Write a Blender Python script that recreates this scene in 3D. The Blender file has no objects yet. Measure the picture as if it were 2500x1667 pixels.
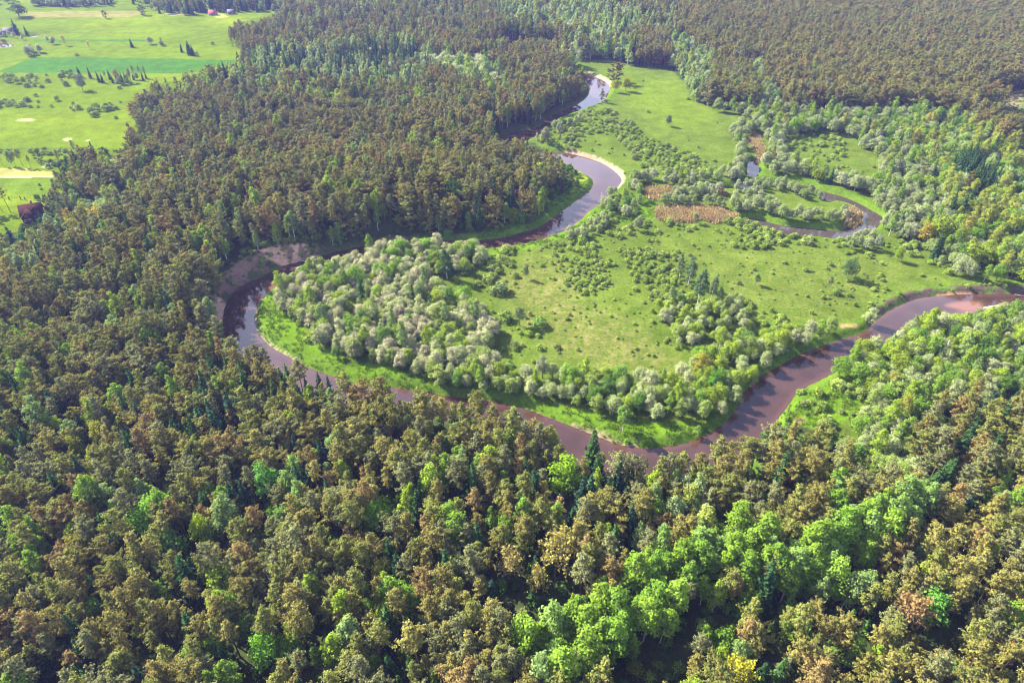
import bpy, math, random
import numpy as np
from mathutils import Vector

random.seed(7)
rng = np.random.default_rng(11)
sc = bpy.context.scene
COL = sc.collection
PI = math.pi

# ------------------------------------------------------------------ camera
CAM_H, PITCH = 165.0, math.radians(37.0)
FPX = 1568.0                                   # focal length in units of a 2352 x 1568 picture
SP, CP = math.sin(PITCH), math.cos(PITCH)
cam_d = bpy.data.cameras.new('camera')
cam_d.sensor_width = 36.0
cam_d.lens = 36.0 * FPX / 2352.0
cam_d.clip_start, cam_d.clip_end = 1.0, 9000.0
cam = bpy.data.objects.new('camera', cam_d)
cam.location = (0, 0, CAM_H)
cam.rotation_euler = (PI / 2 - PITCH, 0, 0)
COL.objects.link(cam)
sc.camera = cam


def ground_at(u, v, z=0.0):
    """the place on the plane of height z that the survey point (u, v) of the aerial photograph shows"""
    a, b = (u - 1176.0) / FPX, (784.0 - v) / FPX
    dz = -SP + b * CP
    t = (z - CAM_H) / dz
    return np.array((a * t, (CP + b * SP) * t))


def seen_at(x, y, z):
    """survey point (u, v) of a place, and its depth"""
    dz = z - CAM_H
    d = y * CP - dz * SP
    d = np.where(np.abs(d) < 1e-3, 1e-3, d)
    return 1176.0 + FPX * x / d, 784.0 - FPX * (y * SP + dz * CP) / d, d


def world_poly(pts, z=0.0):
    return np.array([ground_at(u, v, z) for u, v in pts])


def smooth_closed(p, n=5):
    p = np.asarray(p, float)
    out = []
    N = len(p)
    for i in range(N):
        p0, p1, p2, p3 = p[i - 1], p[i], p[(i + 1) % N], p[(i + 2) % N]
        for k in range(n):
            t = k / n
            out.append(0.5 * ((2 * p1) + (-p0 + p2) * t + (2 * p0 - 5 * p1 + 4 * p2 - p3) * t * t + (-p0 + 3 * p1 - 3 * p2 + p3) * t ** 3))
    return np.array(out)


def inside(px, py, poly):
    poly = np.asarray(poly, float)
    r = np.zeros(np.shape(px), bool)
    x0, y0 = poly[:, 0], poly[:, 1]
    x1, y1 = np.roll(x0, -1), np.roll(y0, -1)
    m = (px >= x0.min()) & (px <= x0.max()) & (py >= y0.min()) & (py <= y0.max())
    if not np.any(m):
        return r
    qx, qy = px[m], py[m]
    c = np.zeros(qx.shape, bool)
    for a, b, d, e in zip(x0, y0, x1, y1):
        if b == e:
            continue
        c ^= ((b > qy) != (e > qy)) & (qx < (d - a) * (qy - b) / (e - b) + a)
    r[m] = c
    return r


def signed_dist(px, py, poly, reach=40.0):
    """distance to the outline of a polygon, negative inside; +reach where farther than that"""
    poly = np.asarray(poly, float)
    out = np.full(np.shape(px), reach, float)
    m = (px > poly[:, 0].min() - reach) & (px < poly[:, 0].max() + reach) & (py > poly[:, 1].min() - reach) & (py < poly[:, 1].max() + reach)
    qx, qy = px[m], py[m]
    best = np.full(qx.shape, 1e9)
    q = np.roll(poly, -1, axis=0)
    for (ax, ay), (bx, by) in zip(poly, q):
        ex, ey = bx - ax, by - ay
        L = ex * ex + ey * ey
        if L < 1e-9:
            continue
        t = np.clip(((qx - ax) * ex + (qy - ay) * ey) / L, 0, 1)
        best = np.minimum(best, (qx - ax - t * ex) ** 2 + (qy - ay - t * ey) ** 2)
    best = np.sqrt(best)
    s = inside(qx, qy, poly)
    out[m] = np.where(s, -best, np.minimum(best, reach))
    return out


def sstep(a, b, x):
    t = np.clip((x - a) / (b - a), 0, 1)
    return t * t * (3 - 2 * t)


def lattice(seed):
    r = np.random.default_rng(seed).random((64, 64))

    def f(x, y):
        xi, yi = np.floor(x).astype(int), np.floor(y).astype(int)
        fx, fy = x - xi, y - yi
        fx, fy = fx * fx * (3 - 2 * fx), fy * fy * (3 - 2 * fy)
        g = lambda i, j: r[(xi + i) % 64, (yi + j) % 64]
        return (g(0, 0) * (1 - fx) + g(1, 0) * fx) * (1 - fy) + (g(0, 1) * (1 - fx) + g(1, 1) * fx) * fy
    return f


_n1, _n2, _n3 = lattice(1), lattice(2), lattice(3)


def noise(x, y, s, f=_n1):
    x, y = np.asarray(x, float) / s, np.asarray(y, float) / s
    return 0.62 * f(x, y) + 0.27 * f(x * 2.1 + 7.3, y * 2.1 + 3.1) + 0.11 * f(x * 4.3 + 1.7, y * 4.3 + 9.2)


# ------------------------------------------------------------------ the lie of the land (survey points of the photograph)
WATER_Z = -2.0
RIVER = [  # upstream, left bank going down
    (1285, 120), (1296, 140), (1318, 164), (1338, 184), (1353, 200), (1354, 211), (1349, 222), (1335, 235), (1310, 247), (1286, 256), (1262, 270), (1243, 286), (1222, 297),
    (1190, 302), (1162, 312), (1145, 328), (1140, 345), (1160, 361), (1200, 366), (1240, 364), (1265, 364), (1303, 378), (1334, 395), (1356, 408), (1363, 420), (1354, 439),
    (1334, 453), (1307, 473), (1279, 494), (1252, 514), (1228, 526), (1201, 533), (1150, 547), (1080, 553), (1000, 551), (950, 549), (903, 552), (840, 564), (778, 577), (735, 588),
    (692, 600), (644, 613), (605, 635), (562, 653), (538, 672), (523, 691), (513, 725), (515, 760), (528, 795), (555, 832), (610, 862), (675, 890), (745, 918), (820, 938),
    (900, 948), (1000, 956), (1100, 982), (1200, 1014), (1300, 1056), (1400, 1094), (1490, 1108), (1560, 1108), (1640, 1090), (1690, 1066), (1730, 1030), (1753, 1004),
    (1780, 977), (1790, 957), (1808, 934), (1826, 908), (1854, 887), (1881, 874), (1920, 853), (1943, 833), (1962, 818), (1994, 805), (2020, 792), (2048, 783), (2083, 767),
    (2117, 748), (2144, 729), (2181, 720), (2233, 722), (2277, 726), (2352, 728), (2450, 728), (2800, 740),
    # back along the meadow bank
    (2800, 655), (2450, 672), (2352, 676), (2250, 676), (2199, 677), (2148, 681), (2103, 688), (2056, 707), (2024, 727), (2008, 739), (1988, 761), (1937, 778), (1892, 793),
    (1835, 816), (1790, 841), (1743, 868), (1707, 905), (1694, 934), (1671, 966), (1637, 990), (1586, 1014), (1540, 1025), (1490, 1029), (1422, 1021), (1368, 1001), (1307, 977),
    (1252, 956), (1191, 935), (1100, 918), (1014, 908), (960, 896), (878, 890), (837, 886), (776, 868), (748, 859), (714, 847), (663, 820), (623, 797), (596, 769), (584, 738),
    (586, 716), (592, 698), (603, 685), (617, 669), (634, 660), (663, 641), (690, 628), (763, 610), (836, 594), (900, 584), (960, 577), (1040, 573), (1120, 571), (1180, 564),
    (1240, 552), (1286, 534), (1307, 524), (1334, 504), (1351, 487), (1371, 473), (1399, 449), (1419, 429), (1427, 414), (1416, 398), (1388, 378), (1354, 365), (1303, 352),
    (1262, 351), (1230, 350), (1200, 345), (1195, 333), (1215, 321), (1240, 309), (1256, 294), (1275, 278), (1300, 266), (1330, 256), (1352, 248), (1371, 240), (1386, 231),
    (1396, 219), (1400, 206), (1397, 194), (1376, 181), (1345, 170), (1325, 157), (1312, 136), (1300, 118)]
SPIT = [(2254, 706), (2290, 700), (2352, 697), (2500, 694), (2800, 690), (2800, 712), (2500, 713), (2352, 716), (2320, 714), (2285, 711)]
OXBOW = [(1633, 431), (1699, 426), (1711, 422), (1741, 417), (1771, 417), (1828, 423), (1861, 429), (1891, 440), (1936, 452), (1972, 467), (1999, 482), (2020, 494), (2027, 503),
         (2016, 521), (1999, 531), (1963, 542), (1927, 551), (1879, 545), (1810, 542), (1771, 528), (1741, 518), (1708, 504), (1738, 503), (1771, 512), (1801, 519), (1861, 525),
         (1921, 530), (1941, 526), (1975, 509), (1982, 499), (1975, 482), (1948, 468), (1915, 462), (1903, 465), (1888, 459), (1861, 439), (1828, 431), (1785, 428), (1738, 432), (1711, 435),
         (1681, 435), (1633, 436)]
POOL = [(1719, 374), (1731, 369), (1741, 376), (1743, 391), (1736, 407), (1719, 406), (1717, 391)]
FARM_POND = [(-60, 99), (0, 99), (22, 101), (33, 105), (27, 109), (13, 112), (-10, 112), (-60, 112)]
FISH_POND = [(66, 83), (78, 80), (92, 80), (93, 83), (84, 87), (70, 87)]
FAR_RIVER = [(1085, 141), (1112, 126), (1140, 115), (1172, 103), (1215, 94), (1240, 92), (1190, 106), (1160, 120), (1142, 133), (1120, 141)]

river_w = smooth_closed(world_poly(RIVER, WATER_Z), 4)
spit_w = smooth_closed(world_poly(SPIT, WATER_Z), 3)
oxbow_w = smooth_closed(world_poly(OXBOW, WATER_Z), 4)
pool_w = smooth_closed(world_poly(POOL, WATER_Z), 4)
ponds_w = [smooth_closed(world_poly(p, WATER_Z), 4) for p in (FARM_POND, FISH_POND, FAR_RIVER)]
BLUFF = [(1160, 505), (1040, 522), (903, 541), (800, 558), (692, 588), (630, 603), (590, 626), (545, 648), (518, 675), (503, 715), (492, 760), (470, 800), (340, 760), (200, 650), (250, 560), (500, 450), (800, 400), (1100, 420)]
bluff_w = world_poly(BLUFF, 0)


def water_dist(x, y):
    d = signed_dist(x, y, river_w)
    d = np.maximum(d, -signed_dist(x, y, spit_w))
    d = np.minimum(d, signed_dist(x, y, oxbow_w))
    d = np.minimum(d, signed_dist(x, y, pool_w))
    for p in ponds_w:
        d = np.minimum(d, signed_dist(x, y, p))
    return d


def land_height(x, y, d):
    z = 0.7 * (noise(x, y, 45.0, _n2) - 0.5) + 0.25 * (noise(x, y, 9.0, _n3) - 0.5)
    b = -signed_dist(x, y, bluff_w, 60.0)
    bl = 6.0 * sstep(0, 8, b + 1.8 * (noise(x, y, 7.0, _n3) - 0.5)) + 1.0 * sstep(1, 4, b) * (noise(x, y, 4.0, _n2) - 0.5) * sstep(14, 7, b)
    bank = sstep(0.0, 3.2, d)
    return np.where(d > 0, WATER_Z + (z - WATER_Z) * bank + bl * sstep(0, 2, d), WATER_Z + np.maximum(d * 0.55, -1.6))


# ------------------------------------------------------------------ materials
def new_mat(name):
    m = bpy.data.materials.new(name)
    m.use_nodes = True
    nt = m.node_tree
    nt.nodes.clear()
    out = nt.nodes.new('ShaderNodeOutputMaterial')
    return m, nt, out


def N(nt, t, **kw):
    n = nt.nodes.new(t)
    for k, v in kw.items():
        setattr(n, k, v)
    return n


def mixc(nt, a, b, fac, mode='MIX'):
    n = N(nt, 'ShaderNodeMix', data_type='RGBA', blend_type=mode)
    for s, v in ((0, fac), (6, a), (7, b)):
        if isinstance(v, bpy.types.NodeSocket):
            nt.links.new(v, n.inputs[s])
        elif s == 0:
            n.inputs[0].default_value = v
        else:
            n.inputs[s].default_value = (*v, 1) if len(v) == 3 else v
    return n.outputs[2]


def maprange(nt, v, a, b, c, d):
    n = N(nt, 'ShaderNodeMapRange')
    nt.links.new(v, n.inputs[0])
    for i, q in zip((1, 2, 3, 4), (a, b, c, d)):
        n.inputs[i].default_value = q
    return n.outputs[0]


def noise_tex(nt, scale, detail=3.0, rough=0.55, co=None):
    n = N(nt, 'ShaderNodeTexNoise')
    n.inputs['Scale'].default_value = scale
    n.inputs['Detail'].default_value = detail
    n.inputs['Roughness'].default_value = rough
    if co is not None:
        nt.links.new(co, n.inputs['Vector'])
    return n.outputs['Fac']


def leaf_material(name, translucent=0.3, spread=0.3, warm=(1.15, 1.1, 0.6)):
    """foliage whose own colour comes from the tree's tint, with lighter and darker sprays"""
    m, nt, out = new_mat(name)
    at = N(nt, 'ShaderNodeAttribute', attribute_type='INSTANCER', attribute_name='tint')
    geo = N(nt, 'ShaderNodeNewGeometry')
    k = maprange(nt, geo.outputs['Random Per Island'], 0, 1, 1 - spread, 1 + spread)
    col = N(nt, 'ShaderNodeVectorMath', operation='SCALE')
    nt.links.new(at.outputs['Color'], col.inputs[0])
    nt.links.new(k, col.inputs['Scale'])
    d = N(nt, 'ShaderNodeBsdfDiffuse')
    nt.links.new(col.outputs[0], d.inputs['Color'])
    t = N(nt, 'ShaderNodeBsdfTranslucent')
    nt.links.new(mixc(nt, col.outputs[0], warm, 1.0, 'MULTIPLY'), t.inputs['Color'])
    mx = N(nt, 'ShaderNodeMixShader')
    mx.inputs[0].default_value = translucent
    nt.links.new(d.outputs[0], mx.inputs[1])
    nt.links.new(t.outputs[0], mx.inputs[2])
    nt.links.new(mx.outputs[0], out.inputs['Surface'])
    return m


def plain_material(name, col, rough=0.8, col2=None, scale=3.0, bump=0.0, spec=0.3):
    m, nt, out = new_mat(name)
    p = N(nt, 'ShaderNodeBsdfPrincipled')
    p.inputs['Roughness'].default_value = rough
    p.inputs['Specular IOR Level'].default_value = spec
    tc = N(nt, 'ShaderNodeTexCoord')
    f = noise_tex(nt, scale, 4, 0.6, tc.outputs['Object'])
    f2 = maprange(nt, f, 0.35, 0.65, 0, 1)
    nt.links.new(mixc(nt, col, col2 or tuple(c * 0.7 for c in col), f2), p.inputs['Base Color'])
    if bump:
        b = N(nt, 'ShaderNodeBump')
        b.inputs['Strength'].default_value = bump
        nt.links.new(f, b.inputs['Height'])
        nt.links.new(b.outputs[0], p.inputs['Normal'])
    nt.links.new(p.outputs[0], out.inputs['Surface'])
    return m


def bark_material(name, low, high, z0, z1):
    """bark that changes from the foot of the trunk to its top"""
    m, nt, out = new_mat(name)
    p = N(nt, 'ShaderNodeBsdfPrincipled')
    p.inputs['Roughness'].default_value = 0.9
    p.inputs['Specular IOR Level'].default_value = 0.15
    tc = N(nt, 'ShaderNodeTexCoord')
    sx = N(nt, 'ShaderNodeSeparateXYZ')
    nt.links.new(tc.outputs['Object'], sx.inputs[0])
    f = maprange(nt, sx.outputs[2], z0, z1, 0, 1)
    c = mixc(nt, low, high, f)
    n = noise_tex(nt, 5.0, 3, 0.6, tc.outputs['Object'])
    c = mixc(nt, c, tuple(0.35 * a for a in low), maprange(nt, n, 0.52, 0.7, 0, 0.8))
    nt.links.new(c, p.inputs['Base Color'])
    nt.links.new(p.outputs[0], out.inputs['Surface'])
    return m


M = {
    'pine_leaf': leaf_material('pine_needles', 0.34, 0.42, (1.15, 1.08, 0.6)),
    'spruce_leaf': leaf_material('spruce_needles', 0.12, 0.35),
    'birch_leaf': leaf_material('birch_leaves', 0.38, 0.3),
    'willow_leaf': leaf_material('willow_leaves', 0.3, 0.28, (1.1, 1.08, 0.75)),
    'shrub_leaf': leaf_material('shrub_leaves', 0.22, 0.28),
    'grass_leaf': leaf_material('grass_blades', 0.35, 0.35),
    'pine_bark': bark_material('pine_bark', (0.09, 0.065, 0.05), (0.30, 0.13, 0.055), 4, 12),
    'spruce_bark': bark_material('spruce_bark', (0.07, 0.05, 0.04), (0.09, 0.06, 0.045), 2, 12),
    'birch_bark': bark_material('birch_bark', (0.55, 0.52, 0.47), (0.42, 0.37, 0.30), 4, 12),
    'grey_bark': bark_material('grey_bark', (0.14, 0.115, 0.09), (0.20, 0.165, 0.13), 2, 10),
    'dead_wood': bark_material('dead_wood', (0.35, 0.31, 0.26), (0.42, 0.38, 0.33), 2, 10),
}

# ------------------------------------------------------------------ mesh helpers


def mesh_of(name, verts, faces, mats, midx=None, smooth=False):
    me = bpy.data.meshes.new(name)
    verts = np.asarray(verts, np.float32)
    me.vertices.add(len(verts))
    me.vertices.foreach_set('co', verts.ravel())
    counts = np.array([len(f) for f in faces], np.int32)
    flat = np.concatenate([np.asarray(f, np.int32) for f in faces]) if len(faces) else np.zeros(0, np.int32)
    me.loops.add(len(flat))
    me.loops.foreach_set('vertex_index', flat)
    me.polygons.add(len(faces))
    starts = np.concatenate([[0], np.cumsum(counts)[:-1]]).astype(np.int32)
    me.polygons.foreach_set('loop_start', starts)
    me.polygons.foreach_set('loop_total', counts)
    for m in mats:
        me.materials.append(m)
    if midx is not None:
        me.polygons.foreach_set('material_index', np.asarray(midx, np.int32))
    if smooth:
        me.polygons.foreach_set('use_smooth', np.ones(len(faces), bool))
    me.update(calc_edges=True)
    return me


class Shape:
    """gathers verts and faces of one mesh"""

    def __init__(self):
        self.v, self.f, self.n = [], [], 0

    def add(self, verts, faces):
        self.v.append(np.asarray(verts, float).reshape(-1, 3))
        self.f += [tuple(i + self.n for i in f) for f in faces]
        self.n += len(self.v[-1])

    def tube(self, pts, radii, sides=5, cap=True):
        pts = [np.asarray(p, float) for p in pts]
        rings = []
        for i, p in enumerate(pts):
            d = pts[min(i + 1, len(pts) - 1)] - pts[max(i - 1, 0)]
            d = d / (np.linalg.norm(d) + 1e-9)
            a = np.cross(d, (0, 0, 1.0) if abs(d[2]) < 0.9 else (1.0, 0, 0))
            a /= np.linalg.norm(a) + 1e-9
            b = np.cross(d, a)
            rings.append([p + radii[i] * (math.cos(t) * a + math.sin(t) * b) for t in np.linspace(0, 2 * PI, sides, endpoint=False)])
        faces = []
        for i in range(len(pts) - 1):
            for k in range(sides):
                k2 = (k + 1) % sides
                faces.append((i * sides + k, i * sides + k2, (i + 1) * sides + k2, (i + 1) * sides + k))
        if cap:
            faces.append(tuple((len(pts) - 1) * sides + k for k in range(sides)))
        self.add(np.array(rings).reshape(-1, 3), faces)

    def box(self, lo, hi):
        (a, b, c), (d, e, f) = lo, hi
        self.add([(a, b, c), (d, b, c), (d, e, c), (a, e, c), (a, b, f), (d, b, f), (d, e, f), (a, e, f)],
                 [(0, 3, 2, 1), (4, 5, 6, 7), (0, 1, 5, 4), (1, 2, 6, 5), (2, 3, 7, 6), (3, 0, 4, 7)])

    def cards(self, c, nrm, size, asp=1.6, r=None):
        """leaf sprays: one slightly bent diamond at each centre, facing about nrm"""
        r = r or rng
        c, nrm = np.asarray(c, float), np.asarray(nrm, float)
        k = len(c)
        nrm = nrm / (np.linalg.norm(nrm, axis=1, keepdims=True) + 1e-9)
        a = np.cross(nrm, r.normal(size=(k, 3)))
        a /= np.linalg.norm(a, axis=1, keepdims=True) + 1e-9
        b = np.cross(nrm, a)
        s = (np.asarray(size) * r.uniform(0.7, 1.3, k))[:, None]
        bend = nrm * s * 0.18
        v = np.stack([c - a * s * asp * 0.5 - bend, c - b * s * 0.5, c + a * s * asp * 0.5 - bend, c + b * s * 0.5], axis=1).reshape(-1, 3)
        self.add(v, [(4 * i, 4 * i + 1, 4 * i + 2, 4 * i + 3) for i in range(k)])

    def mesh(self, name, mat, smooth=False):
        return mesh_of(name, np.concatenate(self.v), self.f, [mat], None, smooth)


def lobe_cards(sh, centre, rad, k, size, r, flat=1.0, up=0.25, jitter=0.55, hollow=0.55):
    """sprays through the outer part of one lobe of a crown"""
    d = r.normal(size=(k, 3))
    d /= np.linalg.norm(d, axis=1, keepdims=True)
    d[:, 2] = np.where(d[:, 2] < -0.35, -d[:, 2], d[:, 2])
    q = d * (rad * np.where(r.random((k, 1)) < .24, r.uniform(.95, 1.4, (k, 1)), r.uniform(hollow, 1.06, (k, 1))))
    q[:, 2] *= flat
    nr = d + np.array((0, 0, up + .3)) + jitter * r.normal(size=(k, 3))
    sh.cards(centre + q, nr, size, 1.5, r)


# ------------------------------------------------------------------ tree kinds: each gives (crown, wood)
def grow_pine(seed, h=20.0, R=2.7, bare=0.42, dense=1.0):
    r = np.random.default_rng(seed)
    leaf, wood = Shape(), Shape()
    lean = r.normal(0, 0.35, 2)
    at = lambda t: np.array((lean[0] * t * t, lean[1] * t * t, h * t))
    wood.tube([at(t) for t in (0, .3, .6, .85, .97)], [0.24, 0.19, 0.14, 0.08, 0.03], 6)
    nb = 26
    ang = r.uniform(0, 6.3)
    for i in range(nb):
        q = (i + r.uniform(0, .6)) / nb
        t = bare + (0.975 - bare) * q
        ang += 2.4 + r.normal(0, 0.35)
        prof = (0.62 + 1.1 * q) if q < 0.3 else 0.95 * (1 - ((q - 0.3) / 0.79) ** (1.25 + .8 * (seed % 3 == 0)))
        L = R * max(.16, prof) * r.uniform(0.62, 1.25)
        if q < 0.22 and r.random() < 0.4:
            L *= 0.55
        rise = 0.05 + 0.85 * q + r.normal(0, .1)
        b0 = at(t)
        d = np.array((math.cos(ang), math.sin(ang), rise))
        e = b0 + d * L
        mid = b0 + d * L * 0.5 + np.array((0, 0, -0.12 * L))
        wood.tube([b0, mid, e], [0.07, 0.05, 0.02], 3, False)
        ncl = int(max(2, round(2.2 * L)))
        for k in range(ncl):
            s = 0.42 + 0.62 * (k + 0.5) / ncl
            c = b0 + d * L * s + r.normal(0, 0.22 + 0.12 * L, 3) * (1, 1, .45)
            n = int(30 * dense)
            off = r.normal(size=(n, 3))
            off /= np.linalg.norm(off, axis=1, keepdims=True)
            rad = r.uniform(0.45, 0.8)
            p = c + off * rad * (1, 1, .55) * np.abs(r.normal(0, .62, (n, 1))) + d * r.uniform(-.45, .45, (n, 1))
            out = np.array((c[0] - b0[0], c[1] - b0[1], 0.7))
            nr = off * 0.8 + out / (np.linalg.norm(out) + .01) * 0.5 + np.array((0, 0, .85)) + 0.35 * r.normal(size=(n, 3))
            leaf.cards(p, nr, 0.29, 1.7, r)
    top = at(0.985)
    for k in range(4):
        lobe_cards(leaf, top + r.normal(0, .28, 3) - (0, 0, .35), 0.6, 14, 0.38, r, 1.0)
    for k in range(3):                                    # dead stubs below the crown
        t = bare * r.uniform(0.7, 1.0)
        a = r.uniform(0, 6.3)
        wood.tube([at(t), at(t) + np.array((math.cos(a), math.sin(a), -.1)) * r.uniform(.8, 1.8)], [0.04, 0.015], 3, False)
    return leaf, wood


def grow_spruce(seed, h=18.0, R=2.6):
    r = np.random.default_rng(seed)
    leaf, wood = Shape(), Shape()
    wood.tube([(0, 0, 0), (0, 0, h * .5), (0, 0, h * .98)], [0.22, 0.13, 0.02], 5)
    z = h * 0.08
    while z < h * 0.97:
        q = z / h
        L = R * (1 - q) ** 0.82 * r.uniform(0.85, 1.12) + 0.12
        nb = max(4, int(4 + 6 * (1 - q)))
        a0 = r.uniform(0, 6.3)
        for k in range(nb):
            a = a0 + 2 * PI * k / nb + r.normal(0, .16)
            l = L * r.uniform(0.72, 1.15)
            d = np.array((math.cos(a), math.sin(a), 0))
            m = max(2, int(3.4 * l))
            s = (np.arange(m) + r.uniform(.3, .9, m)) / m
            p = np.array((0, 0, z)) + d * (l * s)[:, None]
            p[:, 2] -= 0.42 * l * s ** 1.4 - 0.10 * l * (s > .85)
            p += r.normal(0, .13, p.shape)
            nr = d * 0.55 + np.array((0, 0, 0.95)) + .4 * r.normal(size=p.shape)
            leaf.cards(p, nr, 0.30 + 0.22 * min(l, 1.6), 1.7, r)
        z += 0.42 + 0.36 * (1 - q)
    leaf.cards([(0, 0, h - .1), (0, 0, h - .4), (.05, 0, h - .7)], [(1, 0, .2), (0, 1, .2), (-1, 0, .3)], .35, 2.6, r)
    return leaf, wood


def limbs(wood, r, foot, targets, r0):
    for c in targets:
        m = foot + (c - foot) * 0.5 + np.array((0, 0, -0.1)) * np.linalg.norm(c - foot)
        wood.tube([foot, m, c], [r0, r0 * .6, 0.02], 3, False)


def grow_birch(seed, h=15.0, R=2.6, low=0.22):
    r = np.random.default_rng(seed)
    leaf, wood = Shape(), Shape()
    lean = r.normal(0, .5, 2)
    at = lambda t: np.array((lean[0] * t * t, lean[1] * t * t, h * t))
    wood.tube([at(t) for t in (0, .3, .65, .92)], [0.18, 0.14, 0.09, 0.02], 6)
    n = 24
    for i in range(n):
        q = (i + .5) / n
        t = low + (0.96 - low) * q
        prof = math.sin(PI * min(1, 0.16 + 0.80 * q) ** 0.9) ** 0.7
        a = i * 2.4 + r.normal(0, .4)
        rad = R * prof * r.uniform(0.45, 0.85)
        c = at(t) + np.array((math.cos(a) * rad, math.sin(a) * rad, r.normal(0, .35)))
        lr = (0.62 + 0.6 * prof) * r.uniform(.75, 1.15) * R / 2.6
        limbs(wood, r, at(max(.1, t - .14)), [c], 0.05)
        lobe_cards(leaf, c, lr, int(50 * lr + 24), 0.36, r, 1.05, 0.35, 0.55, 0.45)
    lobe_cards(leaf, at(.96), 0.7, 44, 0.34, r, 1.3, .35)
    return leaf, wood


def grow_round(seed, h=10.0, R=3.6, lobes=19, card=0.33, low=0.28, per=70, open_=0.5):
    """broad crown of several domes on a few rising limbs: sallow, osier, maple"""
    r = np.random.default_rng(seed)
    leaf, wood = Shape(), Shape()
    wood.tube([(0, 0, 0), (r.normal(0, .15), r.normal(0, .15), h * .35)], [0.24, 0.16], 6, False)
    foot = np.array((0, 0, h * .3))
    for i in range(lobes):
        q = (i + .5) / lobes
        a = i * 2.4 + r.normal(0, .3)
        el = math.asin(min(.99, max(-.15, 1.05 * q - 0.06 + r.normal(0, .08))))
        lr = R * r.uniform(.24, .52)
        k = r.uniform(.62, 1.08)
        c = np.array((math.cos(a) * math.cos(el) * (R - lr * .6) * k, math.sin(a) * math.cos(el) * (R - lr * .6) * k, h * low + lr * .5 + (h * (1 - low) - lr * 1.3) * max(0, math.sin(el)) * k))
        limbs(wood, r, foot, [c], 0.09)
        lobe_cards(leaf, c, lr, int(per * lr * lr ** .4), card, r, 0.95, 0.3, 0.55, open_)
    return leaf, wood


def grow_shrub(seed, h=2.6, R=1.7, lobes=8):
    r = np.random.default_rng(seed)
    leaf = Shape()
    for i in range(lobes):
        a = i * 2.4 + r.normal(0, .3)
        q = (i + .4) / lobes
        rr = R * .62 * (1 - q) ** .5 * r.uniform(.7, 1.2)
        lr = R * r.uniform(.42, .58)
        c = np.array((math.cos(a) * rr, math.sin(a) * rr, max(lr * .55, h - lr - (rr / R) ** 2 * h * .8)))
        lobe_cards(leaf, c, lr, 50, 0.30, r, 0.95, -.1, .45, .7)
    d = r.normal(size=(60, 3))
    d[:, 2] = 0
    d /= np.linalg.norm(d, axis=1, keepdims=True) + 1e-6
    p = d * R * r.uniform(.6, .95, (60, 1))
    p[:, 2] = r.uniform(.1, h * .45, 60)
    leaf.cards(p, d + .5 * r.normal(size=(60, 3)), .3, 1.5, r)
    return leaf, None


def grow_twiggy(seed, h=13.0, R=3.4, leafy=300):
    """an aspen just breaking bud: twigs show through thin foliage"""
    r = np.random.default_rng(seed)
    leaf, wood = Shape(), Shape()
    wood.tube([(0, 0, 0), (.1, 0, h * .4), (0, .1, h * .8)], [0.24, 0.17, 0.05], 6, False)
    tips = []
    for i in range(26):
        q = (i + .5) / 26
        a = i * 2.4 + r.normal(0, .3)
        b0 = np.array((0, 0, h * (.28 + .5 * q)))
        d = np.array((math.cos(a) * (1 - .45 * q), math.sin(a) * (1 - .45 * q), .55 + .8 * q))
        d /= np.linalg.norm(d)
        L = R * r.uniform(.8, 1.25) * (1.0 - .25 * q)
        e = b0 + d * L
        wood.tube([b0, b0 + d * L * .55 + (0, 0, .1), e], [.075, .045, .02], 3, False)
        for k in range(7):
            s = r.uniform(.35, 1)
            f = b0 + d * L * s
            g = f + r.normal(0, .5, 3) + d * .7 + (0, 0, .35)
            wood.tube([f, g], [.03, .012], 3, False)
            tips.append(g)
    tips = np.array(tips)
    w = tips[:, 2] - tips[:, 2].min() + 1.0
    p = tips[r.choice(len(tips), leafy, p=w / w.sum())] + r.normal(0, .34, (leafy, 3))
    leaf.cards(p, r.normal(size=(leafy, 3)) + (0, 0, .8), .38, 1.5, r)
    return leaf, wood


def grow_dead(seed, h=9.0):
    r = np.random.default_rng(seed)
    wood = Shape()
    wood.tube([(0, 0, 0), (.1, .1, h * .5), (.2, 0, h)], [.2, .13, .03], 6)
    for i in range(22):
        q = .3 + .66 * i / 22
        a = i * 2.4
        L = 2.2 * (1.1 - q) + .5
        b = np.array((.15 * q, 0, h * q))
        e = b + np.array((math.cos(a), math.sin(a), .45)) * L
        wood.tube([b, e], [.06, .015], 3, False)
        for k in range(3):
            f = b + (e - b) * r.uniform(.4, .9)
            wood.tube([f, f + r.normal(0, .45, 3) + (0, 0, .2)], [.025, .01], 3, False)
    return None, wood


def grow_tuft(seed, h=1.0, R=.7, k=16):
    r = np.random.default_rng(seed)
    sh = Shape()
    for i in range(k):
        a, q = r.uniform(0, 6.3), r.uniform(0, 1) ** .5 * R
        x, y = math.cos(a) * q, math.sin(a) * q
        l = h * r.uniform(.6, 1.15)
        t = np.array((r.normal(0, .25) * h, r.normal(0, .25) * h, l))
        w = np.array((math.cos(a + 1.5), math.sin(a + 1.5), 0)) * .10 * (.6 + h * .4)
        b = np.array((x, y, -.05))
        sh.add([b - w, b + w, b + t * .6 + w * .8, b + t, b + t * .6 - w * .8], [(0, 1, 2, 3, 4)])
    return sh, None


KITS = {}


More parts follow.
